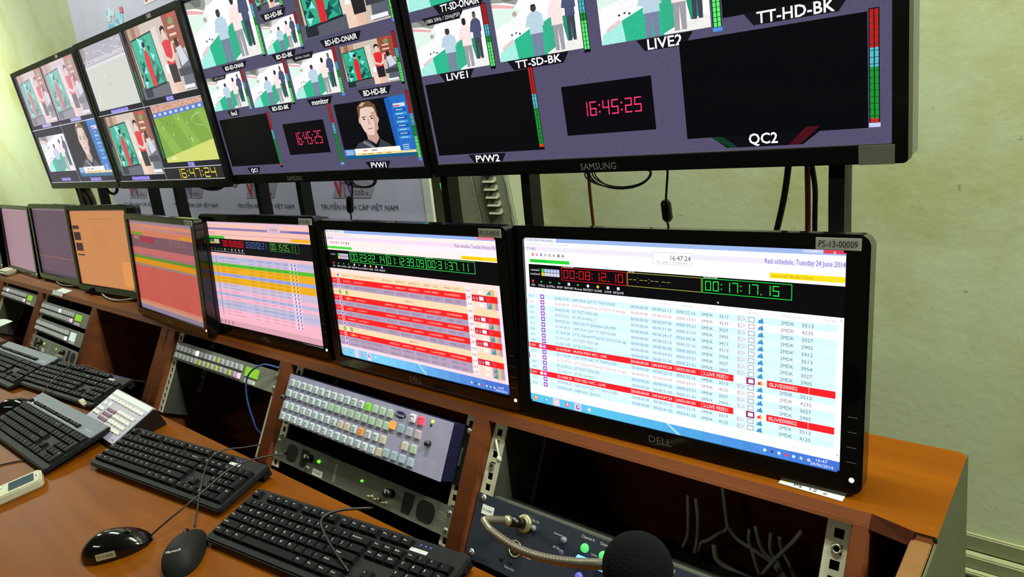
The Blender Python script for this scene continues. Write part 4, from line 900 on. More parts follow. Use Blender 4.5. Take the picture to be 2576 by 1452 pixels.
g = G(SF); g.cyl((-.7785, .1770, zf), (-.7785, .1770, zf + .002), .0024, 10); g.build('indicator_light', glow('led_yg', (190, 255, 60), 1.5), rp)
g = G(SF); g.disc(-.781, .1705, zf + .0002, .0022, 10); g.build('recessed_hole', M_void, rp)
for x, s in ((-1.182, .139), (-.776, .144)): g = G(SF); g.cyl((x, s, zf), (x, s, zf + .007), .0048, 14, .0042); g.box(x - .004, x + .004, s - .0005, s + .0005, zf + .0071, zf + .0075); g.build('thumb_screw', mat('dark_knurled', (70, 72, 76), .4, .6), rp)
g = G(SF); g.rprism(-.734, -.7305, .122, .150, .0015, -.0084, -.006); g.build('side_slot', mat('slot_grey', (96, 98, 96), .4, .4), rp)
for x, s in ((-.7285, .176), (-1.2085, .176)): screw(rp, x, s, -.0085, .0052)

# ---- audio monitor panels
def speaker_panel(x0, x1, s0, label, m_face, detail=True):
    t = thing('speaker_panel', label, 'rack panel', Matrix.Identity(4), 'one unit audio monitor panels'); L = x1 - x0; s1 = s0 + .0440; X = lambda f: x0 + L * f; Y = lambda f: s0 + .044 * f
    z = -.0085; G(SF).box(x0, x1, s0, s1, -.0115, z).build('face', m_face, t, .0006)
    G(SF).box(x0 + .022, x1 - .022, s0 + .002, s1 - .002, -.12, -.0116).build('chassis', M_graymetal, t)
    for a, b in ((.085, .155), (.845, .925)):
        g = G(SF); g.rprism(X(a), X(b), Y(.14), Y(.86), .0125, z - .0005, z + .0004, 8); o = g.build('speaker_grille', M_void, t)
        g = G(SF); hh = [(X(a) + .006 + i * .0035, Y(.25) + j * .0035) for i in range(9) for j in range(7)]
        for hx, hy in hh[::1]: g.add([(hx - .001, hy - .001, z + .0006), (hx + .001, hy - .001, z + .0006), (hx + .001, hy + .001, z + .0006), (hx - .001, hy + .001, z + .0006)], [(0, 1, 2, 3)])
        g.build('perforation', mat('perforated_dark', (30, 32, 32), .6), o)
    for a, b, c, d in ((.185, .225, .14, .86), (.775, .825, .16, .88)):
        g = G(SF); g.prism([(X(a), Y(d)), (X(b), Y(d)), (X(b), Y(.45)), (X(b) - .004, Y(c)), (X(a) + .002, Y(c)), (X(a), Y(.35))], z - .0004, z + .0005); g.build('level_display', M_void, t)
    for a, r in ((.245, .0075), (.715, .0075)):
        g = G(SF); g.cyl((X(a), Y(.62), z), (X(a), Y(.62), z + .014), r, 18, r * .85); o = g.build('knob', M_black, t)
        g = G(SF); g.box(X(a) - .0006, X(a) + .0006, Y(.62), Y(.62) + r * .8, z + .0141, z + .0146); g.build('pointer', M_legend, o)
    for a, b, r in ((.300, .64, .0032), (.560, .62, .0022)):
        g = G(SF); g.cyl((X(a), Y(b), z), (X(a), Y(b), z + .0035), r, 12, r * .7); g.build('indicator_light', glow('led_green', (110, 255, 50), 1.6), t)
    g = G(SF); g.cyl((X(.245), Y(.20), z), (X(.245), Y(.20), z + .003), .0042, 14); g.cur = 1; g.disc(X(.245), Y(.20), z + .0032, .0025, 10); g.build('headphone_jack', [M_xlr, M_void], t)
    g = G(SF); g.box(X(.275), X(.335), Y(.06), Y(.30), z, z + .0004); g.cur = 1; g.text('PS-13-00010', X(.305), Y(.18), .0036, z + .0006, 'C', .022); g.build('asset_label', [M_label, M_ink], t)
    g = G(SF)
    for k in range(10): g.box(X(.405) - .003, X(.405) + .003, Y(.12) + k * .0031, Y(.12) + k * .0031 + .002, z, z + .0003)
    g.text('SOURCE', X(.405), Y(.92), .0026, z + .0003); g.text('AMP1-SDA', X(.960), Y(.70), .0034, z + .0003, 'C', .020); g.text('DIGITAL AUDIO', X(.960), Y(.60), .0026, z + .0003, 'C', .021); g.text('MONITOR PANEL', X(.960), Y(.50), .0026, z + .0003, 'C', .022)
    for a, tx in ((.64, 'ANALOG'), (.675, 'SPEAKER'), (.73, 'LEVEL')): g.text(tx, X(a), Y(.40), .002, z + .0003)
    g.text('HP', X(.05), Y(.72), .003, z + .0003); g.text('PHONES', X(.05), Y(.60), .0024, z + .0003); g.build('lettering', mat('panel_print', (170, 172, 160), .6), t)
    for a in (.63, .665, .705): g = G(SF); g.cyl((X(a), Y(.24), z), (X(a), Y(.24), z + .003), .0028, 10); g.tube([(X(a), Y(.24), z + .003), (X(a) - .004, Y(.24), z + .010)], .0011, 8); g.build('toggle_switch', M_xlr, t)
    for x in (x0 + .008, x1 - .008):
        for f in (.22, .80): screw(t, x, Y(f), z, .0042)
    return t
speaker_panel(-1.2155, -.7225, .0185, 'dark grey audio panel with oval speakers, below the lit button panel', M_amp)
speaker_panel(-2.803, -2.324, .0145, 'light grey audio panel with oval speakers, lowest in the left bay', M_ampl)

# ---- one unit button strips
def button_strip(x0, x1, s0, label, lcd=True, lit=(5,), cols=((190, 194, 200), (182, 186, 186)), n=16, yel=()):
    t = thing('button_strip', label, 'rack panel', Matrix.Identity(4), 'one unit push button strips'); z = -.0085; L = x1 - x0; X = lambda f: x0 + L * f
    G(SF).box(x0, x1, s0, s0 + .044, -.0115, z).build('face', M_ampl, t, .0006)
    G(SF).box(x0 + .03, x1 - .03, s0 + .003, s0 + .041, -.10, -.0116).build('chassis', M_graymetal, t)
    rnd = random.Random(int(-x0 * 100 + s0 * 1000))
    for j, y in enumerate((s0 + .0300, s0 + .0120)):
        G(SF).box(X(.035), X(.705), y - .0080, y + .0080, z, z + .004).build('key_bar', mat('key_bar_grey', (128, 130, 134), .5), t, .0006)
        for k in range(n):
            x = X(.055) + k * (L * .64 / (n - 1)); c = cols[j]; e = None
            if j == 0 and k in lit: c, e = (250, 250, 255), 1.4
            if j == 1 and k == n - 1: c, e = (250, 190, 226) if lcd else (250, 250, 255), 1.2
            if (j, k) in yel: c = (196, 200, 110)
            button(t, x, y, c, z + .004, w=.0058, ts=(rnd.choice(LBL), rnd.choice(LBL)) if lcd else None, glo=e, es=e or .3)
    if lcd: g = G(SF); g.box(X(.725), X(.835), s0 + .016, s0 + .035, z, z + .0015); g.build('display', glow('lcd_green', (140, 205, 40), .85), t)
    else: g = G(SF); g.box(X(.73), X(.83), s0 + .010, s0 + .036, z, z + .0015); g.build('display', glow('lcd_white', (196, 220, 206), 1.0), t)
    g = G(SF); g.box(X(.735), X(.825), s0 + .003, s0 + .010, z, z + .0005); g.cur = 1; g.text('PS-13', X(.78), s0 + .0065, .004, z + .0007, 'C', .025); g.build('label_strip', [M_label, M_ink], t)
    for f in (.25, .8):
        for x in (x0 + .008, x1 - .010): screw(t, x, s0 + .044 * f, z, .0046)
    return t
button_strip(-1.742, -1.262, .1335, 'one unit button strip with green display and blue cable, middle bay', True, (5,), yel=((0, 10), (1, 6), (1, 8), (1, 10), (1, 13)))
button_strip(-2.803, -2.324, .1300, 'upper of the two button strips in the left bay', True, (9,))
button_strip(-2.803, -2.324, .0725, 'lower of the two button strips in the left bay, bright white display', False, ())
button_strip(-3.303, -2.852, .1440, 'button strip with round green display in the farthest bay', True, (3,))

# ---- intercom panel
ic = thing('intercom_panel', 'dark blue intercom panel with green and blue lit buttons', 'rack panel', Matrix.Identity(4)); zi = -.0085
G(SF).box(-.6840, -.1920, .0060, .0975, -.0115, zi).build('face', M_intercom, ic, .0006)
G(SF).box(-.66, -.215, .010, .0960, -.115, -.0116).build('chassis', M_graymetal, ic, .001)
g = G(SF); g.box(-.655, -.22, .0965, .0995, -.020, -.0118); g.build('top_lip', mat('worn_grey_metal', (110, 112, 100), .45, .4), ic)
def rnd_btn(x, s, c, r, es, name='round_button'):
    g = G(SF); g.cyl((x, s, zi), (x, s, zi + .003), r, 20, r * .9); return g.build(name, glow('ib_%d_%d_%d' % c, c, es) if es else mat('ib_%d_%d_%d' % c, c, .4), ic)
rnd_btn(-.574, .0785, (122, 122, 140), .0042, 0); rnd_btn(-.523, .0790, (122, 122, 140), .0044, 0); rnd_btn(-.5235, .0625, (110, 110, 160), .0044, .1)
for i, x in enumerate((-.490, -.4620, -.434, -.406, -.378)):
    if i < 3: rnd_btn(x, .0790 if i else .0795, (90, 226, 120), .0058, .95)
    else: rnd_btn(x, .079, (122, 122, 140), .0058, 0)
    rnd_btn(x, .0440, (120, 110, 226), .0055, .8)
    g = G(SF); g.taper(x - .0085, x + .0085, .0600, .0690, zi, zi + .007, .002); g.build('talk_key', glow('talk_blue', (110, 190, 255), 1.5) if i < 3 else glow('talk_dim', (40, 60, 120), .4), ic)
g = G(SF)
for i, x in enumerate((-.488, -.460, -.432, -.404, -.376)): g.text('Channel ' + 'ABCDE'[i], x, .0925, .0036, zi + .0004, 'C', .020); g.text('Listen', x + .0135, .0760, .0030, zi + .0004, 'C', .0095)
g.text('Mic On', -.573, .0880, .0034, zi + .0004, 'C', .011); g.text('Announce', -.5335, .0835, .0032, zi + .0004, 'C', .014); g.text('All Talk', -.5325, .0665, .0032, zi + .0004, 'C', .011)
g.text('Headset', -.6190, .0480, .0032, zi + .0004, 'C', .012); g.text('Mic Select', -.5750, .0400, .0032, zi + .0004, 'C', .015); g.text('Sidetone Adjust', -.6000, .0170, .0032, zi + .0004, 'C', .018); g.build('lettering', M_legend, ic)
g = G(SF); P = [(-.5970 + .0105 * math.cos(2 * PI * k / 24), .0440 + .0105 * math.sin(2 * PI * k / 24), zi + .0008) for k in range(25)]; g.tube(P, .0011, 6, caps=False); g.cur = 1; g.disc(-.597, .044, zi + .0005, .0098, 20)
g.cur = 2
for a, b in ((-.600, .041), (-.597, .040), (-.594, .041)): g.disc(a, b, zi + .0008, .0008, 8)
g.build('headset_socket', [M_xlr, M_void, M_legend], ic)
for x in (-.6170, -.6000): g = G(SF); g.ell((x, .0245, zi), .0038, .0038, .0015, 12, 4); g.build('recessed_control', M_void, ic)
g = G(SF); g.box(-.6700, -.6480, .0710, .0840, zi, zi + .0004); g.cur = 1; g.text('PS-10-00002', -.659, .0775, .0032, zi + .0006, 'C', .018); g.build('asset_label', [M_label, M_ink], ic)
for x, s in ((-.6725, .0925), (-.6725, .0155), (-.2030, .0925), (-.2030, .0155)): screw(ic, x, s, zi, .0052)

# ---- gooseneck microphone plugged into the intercom
gm = thing('gooseneck_microphone', 'black foam ball microphone on a ribbed metal gooseneck', 'microphone', Matrix.Identity(4))
c0 = sp(-.5900, .0800, zi); nrm = (SF.to_3x3() @ Vector((0, 0, 1))).normalized(); ax = (Vector((-.55, -.35, .35)).normalized() * .55 + nrm * .6).normalized()
a1 = c0 + nrm * .004; a2 = a1 + ax * .022; a3 = a1 + ax * .030
g = G(); g.tube([c0, a1, a1 + nrm * .001], .0125, 20, rs=[.0125, .0120, .0090]); g.tube([a2, a2 + ax * .004, a3], .0068, 16, rs=[.0072, .0072, .005]); g.build('connector_ring', M_xlr, gm)
g = G(); g.tube([a1, a2], .0072, 18); g.build('connector_sleeve', M_black, gm)
mic = [tuple(a3), (-.5985, .4690, H - .5800), (-.5880, .4580, H - .5740), (-.5660, .4490, H - .5720), (-.4980, .4230, H - .5480), (-.4320, .4000, H - .5150), (-.3680, .3790, H - .4760), (-.3300, .3670, H - .4510), (-.3000, .3600, H - .4340)]
P = spline(mic, 40); g = G(); g.tube(P, .0045, 12, rs=[.0040 + .0010 * (1 if (i // 2) % 2 else 0) for i in range(len(P))]); g.build('gooseneck', M_goose, gm)
g = G(); d = (Vector(mic[-1]) - Vector(mic[-2])).normalized(); b0 = Vector(mic[-1]); bc = b0 + d * .024
g.tube([b0 - d * .012, b0 - d * .006, b0], .0058, 14); g.build('collar', M_goose, gm)
g = G(Matrix.Translation(bc)); g.ell((0, 0, 0), .0285, .0285, .0285, 32, 20); g.build('foam_windscreen', M_foam, gm)

# ---- cables lying in the nearest bay
def cab(name, pts, r, m, label, group=None, cat='cable', parent=None): return cable(name, pts, r, m, label, cat, group=group, parent=parent)
CG = 'dusty grey cables in the open bay'
cl = [([(-.385, .70, .84), (-.380, .69, .768), (-.377, .69, .754), (-.366, .69, .740), (-.346, .69, .732), (-.323, .69, .721), (-.301, .69, .711), (-.27, .68, .685), (-.24, .66, .660)], 'longest grey cable sweeping down to the right in the open bay'),
      ([(-.384, .70, .80), (-.380, .69, .758), (-.395, .69, .739), (-.413, .69, .720), (-.426, .69, .707), (-.44, .67, .660)], 'grey cable branching to the left in the open bay'),
      ([(-.3655, .625, .784), (-.362, .62, .769), (-.352, .62, .761), (-.336, .62, .757), (-.322, .62, .755), (-.30, .63, .740), (-.28, .66, .70)], 'thick pale grey cable end low in the open bay'),
      ([(-.349, .69, .764), (-.351, .69, .746), (-.349, .69, .734), (-.338, .68, .710), (-.32, .67, .660)], 'short grey cable left in the bundle in the open bay'),
      ([(-.338, .685, .778), (-.332, .68, .756), (-.326, .68, .743), (-.316, .68, .732), (-.295, .67, .700), (-.28, .66, .660)], 'grey cable in the middle of the bundle in the open bay'),
      ([(-.3175, .685, .775), (-.318, .68, .760), (-.317, .68, .748), (-.311, .68, .736), (-.29, .67, .705), (-.26, .66, .660)], 'grey cable right of the middle of the bundle in the open bay'),
      ([(-.309, .69, .768), (-.308, .69, .749), (-.300, .69, .730), (-.28, .68, .69), (-.25, .67, .660)], 'rightmost grey cable of the bundle in the open bay'),
      ([(-.270, .665, .812), (-.279, .66, .797), (-.292, .66, .777), (-.305, .66, .757), (-.320, .66, .731), (-.330, .66, .712), (-.34, .655, .660)], 'grey cable crossing in front of the bundle in the open bay'),
      ([(-.434, .69, .790), (-.432, .68, .762), (-.437, .68, .728), (-.450, .68, .697), (-.46, .67, .660)], 'grey cable farthest left, hanging in the open bay behind the microphone'),
      ([(-.410, .67, .808), (-.405, .66, .784), (-.410, .66, .748), (-.419, .66, .710), (-.42, .66, .660)], 'grey cable hanging straight down, right of the leftmost in the open bay')]
for P, lb in cl: cab('network_cable', P, .0028 if 'thick' not in lb else .0036, M_graywire, lb, CG)
cab('blue_cable', [tuple(sp(-1.262, .186, -.002)), tuple(sp(-1.300, .184, .012)), tuple(sp(-1.338, .160, .014)), tuple(sp(-1.352, .125, .004)), tuple(sp(-1.345, .075, -.02)), tuple(sp(-1.33, .04, -.05)), (-1.29, .60, .70), (-1.28, .64, .657)], .0019, mat('blue_cable_skin', (46, 80, 150), .4), 'blue network cable looping across the middle bay')

# ------------------------------------------------------------------ monitors
M_monscr = screen_mat('monitor_picture', 1.2, .3); M_mon3 = screen_mat('monitor_picture_pink', 1.02, .3); M_mon4 = screen_mat('monitor_picture_dim', .92, .3)
def monitor(c, yaw, tilt, paint, label, badge=None, sticker=None, w=.41, h=.2305, scr=None):
    R = thing('computer_monitor', label, 'monitor', Matrix.Translation((c[0], c[1], c[2] + H)) @ Matrix.Rotation(math.radians(yaw), 4, 'Z'), 'black monitors along the console shelf')
    F = frame(tilt=math.radians(tilt)); w2, h2 = w / 2, h / 2
    g = G(F); g.ring(-w2 - .021, w2 + .022, -h2 - .0205, h2 + .0160, .012, -w2, w2, -h2, h2, -.016, .006, 6); g.build('bezel', M_gloss, R, .0022)
    g = G(F); g.rprism(-w2 - .017, w2 + .018, -h2 - .017, h2 + .012, .010, -.034, -.0155); g.build('back_housing', M_black, R, .003)
    g = G(F); g.rprism(-w2 * .55, w2 * .55, -h2 * .6, h2 * .5, .02, -.050, -.034); g.build('rear_bulge', M_black, R, .003)
    g = G(F); p = Paint(g, w, h, 0.0); paint(p); g.build('screen', scr or M_monscr, R)
    if badge: g = G(F); g.text(badge, 0.0, -h2 - .0115, .0088, .0063, 'C', .031); g.build('brand_badge', M_logo, R)
    g = G(F); g.cyl((w2 + .0125, -h2 - .0035, .0055), (w2 + .0125, -h2 - .0035, .0068), .0026, 14); g.build('power_button', glow('power_white', (250, 250, 230), 1.3), R)
    g = G(F)
    for k in range(4): g.box(w2 + .007, w2 + .016, -h2 + .015 + k * .016, -h2 + .0155 + k * .016, .0061, .0064)
    g.build('touch_keys', M_logo, R)
    if sticker: g = G(F); g.box(w2 - .028, w2 + .014, h2 + .0008, h2 + .0125, .0061, .0066); g.cur = 1; g.text(sticker, w2 - .007, h2 + .0066, .0066, .0068, 'C', .036); g.build('asset_label', [M_label, M_ink], R)
    zb = ZS - (c[2] + H) + .0008
    g = G(); y0 = .040 if tilt < 16 else .035; g.box(-.03, .03, y0, y0 + .016, zb + .008, .02); g.build('stand_neck', M_black, R, .002)
    g = G(); dy = max(.0, .0); g.rprism(-.085, .085, -.018, .052, .02, zb, zb + .008); g.build('stand_base', M_black, R, .002)
    return R
monitor((-.415, .649, -.380), .8, 13.1, paint_m1, 'nearest monitor, schedule with 00:17:17.15 in green, label PS-13-00009', 'DELL', 'PS-13-00009')
monitor((-.862, .638, -.378), .1, 10.0, paint_m2, 'monitor full of red rows beside the nearest one, label PS-13-00010', 'DELL', 'PS-13-00010')
monitor((-1.336, .645, -.376), .5, 12.0, paint_m3, 'monitor with pink screen, orange rows and blue digits 03:03:02.21', 'DELL', 'PS-13-00011', scr=M_mon3)
monitor((-1.759, .626, -.379), -2.8, 12.8, paint_m4, 'monitor with salmon red screen and one green and one orange band', 'DELL', 'PS-13', scr=M_mon4)
monitor((-2.312, .677, -.372), 2.7, 12.5, paint_m5, 'monitor with plain orange screen and four small dark squares', None, None, scr=M_mon4)
monitor((-2.760, .680, -.372), 0, 13.0, paint_m6, 'monitor with dark purple screen left of the orange one', None, None, scr=M_mon4)
monitor((-3.249, .689, -.382), -1.8, 14.0, paint_m7, 'monitor with lilac screen near the left edge', None, None, scr=M_mon4)
monitor((-3.745, .692, -.380), -1.8, 13.0, paint_m8, 'farthest monitor, dark, cut by the left edge', None, None, scr=M_mon4)

# ------------------------------------------------------------------ keyboards
LEG1 = [[('Esc', 0, 1), ('F1', 2, 1), ('F2', 3, 1), ('F3', 4, 1), ('F4', 5, 1), ('F5', 6.5, 1), ('F6', 7.5, 1), ('F7', 8.5, 1), ('F8', 9.5, 1), ('F9', 11, 1), ('F10', 12, 1), ('F11', 13, 1), ('F12', 14, 1), ('Prt', 15.3, 1), ('Scr', 16.3, 1), ('Pau', 17.3, 1)]]
def row(s, x=0.0, w0=1.0, wl=1.0):
    out = []
    for i, t in enumerate(s):
        w = w0 if i == 0 else (wl if i == len(s) - 1 else 1.0); out.append((t, x, w)); x += w
    return out
KROWS = [(0, LEG1[0]),
         (1.25, row(['`', '1', '2', '3', '4', '5', '6', '7', '8', '9', '0', '-', '=', 'Backspace'], 0, 1, 2) + [('Ins', 15.3, 1), ('Home', 16.3, 1), ('PgUp', 17.3, 1), ('Num', 18.6, 1), ('/', 19.6, 1), ('*', 20.6, 1), ('-', 21.6, 1)]),
         (2.25, row(['Tab', 'Q', 'W', 'E', 'R', 'T', 'Y', 'U', 'I', 'O', 'P', '[', ']', '\\'], 0, 1.5, 1.5) + [('Del', 15.3, 1), ('End', 16.3, 1), ('PgDn', 17.3, 1), ('7', 18.6, 1), ('8', 19.6, 1), ('9', 20.6, 1)]),
         (3.25, row(['Caps', 'A', 'S', 'D', 'F', 'G', 'H', 'J', 'K', 'L', ';', "'", 'Enter'], 0, 1.75, 2.25) + [('4', 18.6, 1), ('5', 19.6, 1), ('6', 20.6, 1)]),
         (4.25, row(['Shift', 'Z', 'X', 'C', 'V', 'B', 'N', 'M', ',', '.', '/', 'Shift'], 0, 2.25, 2.75) + [('^', 16.3, 1), ('1', 18.6, 1), ('2', 19.6, 1), ('3', 20.6, 1)]),
         (5.25, [('Ctrl', 0, 1.25), ('Win', 1.25, 1.25), ('Alt', 2.5, 1.25), ('', 3.75, 6.25), ('Alt', 10, 1.25), ('Win', 11.25, 1.25), ('Menu', 12.5, 1.25), ('Ctrl', 13.75, 1.25), ('<', 15.3, 1), ('v', 16.3, 1), ('>', 17.3, 1), ('0', 18.6, 2), ('.', 20.6, 1)])]
def keyboard(silver=False, L=.475, D=.118, bright=True):
    R = thing('keyboard', 'k', 'keyboard', Matrix.Identity(4), 'keyboards lying on the desk'); tilt = math.radians(6.5)
    F = Matrix.Translation((0, 0, .006)) @ Matrix.Rotation(tilt, 4, 'X')
    mx = .010; u = (L - 2 * mx) / 22.6; my = .012 if not silver else .016; top = D - (.007 if not silver else .030)
    v = (top - my) / 6.25; th = .010
    g = G(F); g.rprism(0, L, 0, D, .008, 0, th); g.build('case', M_kbody, R, .0025)
    g = G(F); g.box(.004, L - .004, D - .02, D - .002, -.012, 0); g.build('rear_foot', M_kbody, R)
    if silver:
        g = G(F); g.rprism(.006, L - .004, D - .046, D - .002, .004, th, th + .0035); g.build('silver_strip', M_silver, R, .001)
        g = G(F); g.box(.02, .345, D - .0405, D - .0285, th + .0035, th + .0039); g.build('key_well', M_black, R)
        for k in range(3): g = G(F); g.cyl((L - .06 + k * .012, D - .033, th + .0034), (L - .06 + k * .012, D - .033, th + .0040), .0012, 8); g.build('indicator_light', glow('led_w', (220, 240, 240), 1.2), R)
    else:
        for k in range(3): g = G(F); g.cyl((L - .085 + k * .009, D - .010, th), (L - .085 + k * .009, D - .010, th + .0006), .0012, 8); g.build('indicator_light', glow('led_blue', (90, 90, 255), 1.6), R)
    for ry, keys in KROWS:
        yt = D - .007 - ry * v if not silver else (D - .0285 if ry == 0 else D - .047 - (ry - 1.25) * ((D - .047 - my) / 5.0))
        vv = v if not silver else (.012 if ry == 0 else (D - .047 - my) / 5.0)
        for t, x, w in keys:
            X0 = mx + x * u; X1 = X0 + w * u; tall = t in ('-x',)
            g = G(F); g.taper(X0 + .0005, X1 - .0005, yt - vv + .0004, yt - .0004, th + (.0035 if silver and ry == 0 else 0), th + .0065 + (.002 if silver and ry == 0 else 0), .0019)
            if t:
                g.cur = 1; zz = th + .00665 + (.002 if silver and ry == 0 else 0)
                one = len(t) == 1; g.text(t, X0 + (.0052 if one else .0035), yt - vv * .42, .0040 if one else .0024, zz, 'L' if not one else 'C', None if one else min((X1 - X0) - .007, .0022 * len(t)))
            g.build('key', [M_key, M_legend if not silver else mat('legend_dim', (130, 130, 130), .6)], R)
    for t, x, y0, y1 in (('+', 21.6, 2.25, 4.25), ('Ent', 21.6, 4.25, 6.25)):
        X0 = mx + x * u; base = D - .007 if not silver else D - .047 + 1.25 * ((D - .047 - my) / 5.0); vv = v if not silver else (D - .047 - my) / 5.0
        g = G(F); g.taper(X0 + .0005, X0 + u - .0005, base - y1 * vv + .0004, base - y0 * vv - .0004, th, th + .0065, .0019); g.cur = 1; g.text(t, X0 + u / 2, base - y0 * vv - .007, .003, th + .00665, 'C', .004 if t == '+' else .008); g.build('key', [M_key, M_legend], R)
    g = G(F); 
    if not silver: g.box(L - .098, L - .066, D - .0290 + .006, D - .0205 + .003, th + .0001, th + .0006); g.cur = 1; g.text('PS-13-00010', L - .082, D - .0200, .0034, th + .0008, 'C', .026); g.build('asset_label', [M_label, M_ink], R)
    return R
def place(o, x, y, yaw, label, z=.75): o.location = (x, y, z); o.rotation_euler = (0, 0, math.radians(yaw)); o['label'] = label
kb = keyboard(); place(kb, -1.618, .284, 7.0, 'black keyboard in the middle of the desk, crossed by two mouse cords')
note_kids(kb)
k3 = copy_tree(kb); place(k3, -1.102, .292, 7.2, 'nearest black keyboard, cut by the bottom edge beside the intercom')
k4 = copy_tree(kb); place(k4, -2.405, .352, 5.5, 'black keyboard in front of the empty cubby hole')
ks = keyboard(True, .458, .150); place(ks, -2.150, .208, 1.3, 'black keyboard with silver strip beside the grey key pad')
note_kids(ks)
k5 = copy_tree(ks); place(k5, -2.850, .303, 3.0, 'silver strip keyboard at left edge under the sheet of paper')

# ------------------------------------------------------------------ mice
def mouse(label, x, y, yaw, L=.115, Wd=.062, Ht=.036, logo=None, sticker=None):
    R = thing('computer_mouse', label, 'mouse', Matrix.Translation((x, y, .7503)) @ Matrix.Rotation(math.radians(yaw), 4, 'Z'), 'black wired mice on the desk')
    n, m = 22, 16; V = []; F = []
    for i in range(n + 1):
        t = -1 + 2 * i / n; e = max(0, 1 - abs(t) ** 2.6) ** .5; w = Wd / 2 * e * (1 - .10 * t); h = Ht * (max(0, 1 - abs(t) ** 2.3)) ** .55 * (1 - .22 * t - .10 * t * t)
        for k in range(m + 1):
            a = PI * k / m; V.append((w * math.cos(a) * (1 + .06 * math.sin(a)), L / 2 * t, h * math.sin(a) ** .75))
    for i in range(n):
        for k in range(m): a = i * (m + 1) + k; F.append((a, a + m + 1, a + m + 2, a + 1))
    g = G(); g.smooth = True; g.add(V, F); g.smooth = False
    g.add([V[i * (m + 1)] for i in range(n + 1)] + [V[i * (m + 1) + m] for i in range(n, -1, -1)], [tuple(range(2 * n + 2))]); g.build('shell', M_gloss if logo is None else M_kbody, R)
    g = G(); g.tube([(.0, L * .22 + .006 * math.cos(a), Ht * .66 + .006 * math.sin(a)) for a in [k * PI / 8 for k in range(17)]], .0035, 8, caps=False); g.build('scroll_wheel', M_black, R)
    if logo: g = G(Matrix.Translation((0, -L * .27, Ht * .985)) @ Matrix.Rotation(math.radians(16), 4, 'X')); g.text(logo, 0, 0, .0048, 0.0006, 'C', .024); g.build('brand_print', M_legend, R)
    if sticker:
        Mx = Matrix.Translation((Wd / 2 * 1.0, 0, .0125)) @ Matrix(((0, 0, 1, 0), (1, 0, 0, 0), (0, 1, 0, 0), (0, 0, 0, 1))) @ Matrix.Rotation(math.radians(-14), 4, 'X'); g = G(Mx); g.box(-.020, .012, -.005, .006, 0, .0005); g.cur = 1; g.text(sticker, -.004, .0005, .005, .0007, 'C', .026); g.build('asset_label', [mat('worn_label', (150, 140, 105), .6), M_ink], R)
    R.rotation_mode = 'XYZ'; return R
mA = mouse('black mouse with a worn label on its side, left of the pair', -1.252, .203, -42, .118, .062, .036, None, 'PS-13-00005')
mB = mouse('black mouse with small white lettering, right of the pair', -1.108, .260, 48, .112, .060, .036, 'Microsoft')
mC = mouse('small black mouse behind the silver strip keyboard at left edge', -2.215, .292, -45, .105, .058, .034)
KT = .7835
cab('cord', [(-1.213, .246, .760), (-1.205, .270, .770), (-1.197, .300, .7795), (-1.196, .345, KT + .004), (-1.203, .405, KT + .010), (-1.19, .45, KT + .006), (-1.17, .50, .775)], .0016, M_wire, None, parent=mA)
cab('cord', [(-1.149, .297, .764), (-1.170, .318, .778), (-1.215, .352, KT + .006), (-1.280, .400, KT + .008), (-1.29, .435, KT + .006), (-1.275, .47, .778), (-1.25, .52, .765)], .0016, M_wire, None, parent=mB)
cab('cord', [(-2.180, .327, .758), (-2.19, .36, .772), (-2.215, .400, KT), (-2.245, .455, KT + .008), (-2.16, .485, KT + .006), (-2.05, .500, .770), (-1.95, .54, .753)], .0016, M_wire, None, parent=mC)
cab('cord', [(-.79, .36, .775), (-.85, .375, .790), (-.905, .400, .792), (-.90, .430, .790), (-.87, .47, .776)], .0022, M_wire, None, parent=k3)
cab('thin_cable', [(-1.735, .235, .7525), (-1.775, .240, .7525), (-1.85, .205, .7525), (-1.92, .130, .7525)], .0018, M_wire, 'thin black cord on the desk behind the white remote')

# ------------------------------------------------------------------ remote, key pad, papers
rt = thing('remote_control', 'white remote control with small grey display, bottom left', 'remote', Matrix.Translation((-1.680, .210, .7503)) @ Matrix.Rotation(math.radians(76), 4, 'Z'))
M_cream = mat('cream_plastic', (186, 184, 160), .5, spec=.2)
G().rprism(-.165, 0, -.030, .030, .010, 0, .018).build('body', M_cream, rt, .003)
G().rprism(-.060, -.014, -.019, .019, .002, .0180, .0190).build('display', mat('lcd_grey', (62, 80, 88), .7, spec=.05), rt)
g = G(); g.text('26°C  AUTO', -.038, .004, .007, .0193, 'C', .034); g.build('display_digits', M_ink, rt)
for x, y, c in ((-.080, .0, (226, 180, 70)), (-.076, .012, (120, 190, 150)), (-.092, .012, (170, 190, 170)), (-.098, 0, (230, 200, 110)), (-.092, -.012, (200, 200, 190)), (-.110, .010, (200, 200, 190)), (-.110, -.010, (200, 200, 190)), (-.126, 0, (200, 200, 190))):
    g = G(); g.rprism(x - .005, x + .005, y - .004, y + .004, .002, .018, .0198); g.build('button', mat('rb_%d_%d_%d' % c, c, .4), rt)
g = G(); g.box(-.0105, -.0085, -.004, .004, .0181, .0184); g.build('mark', M_ink, rt)

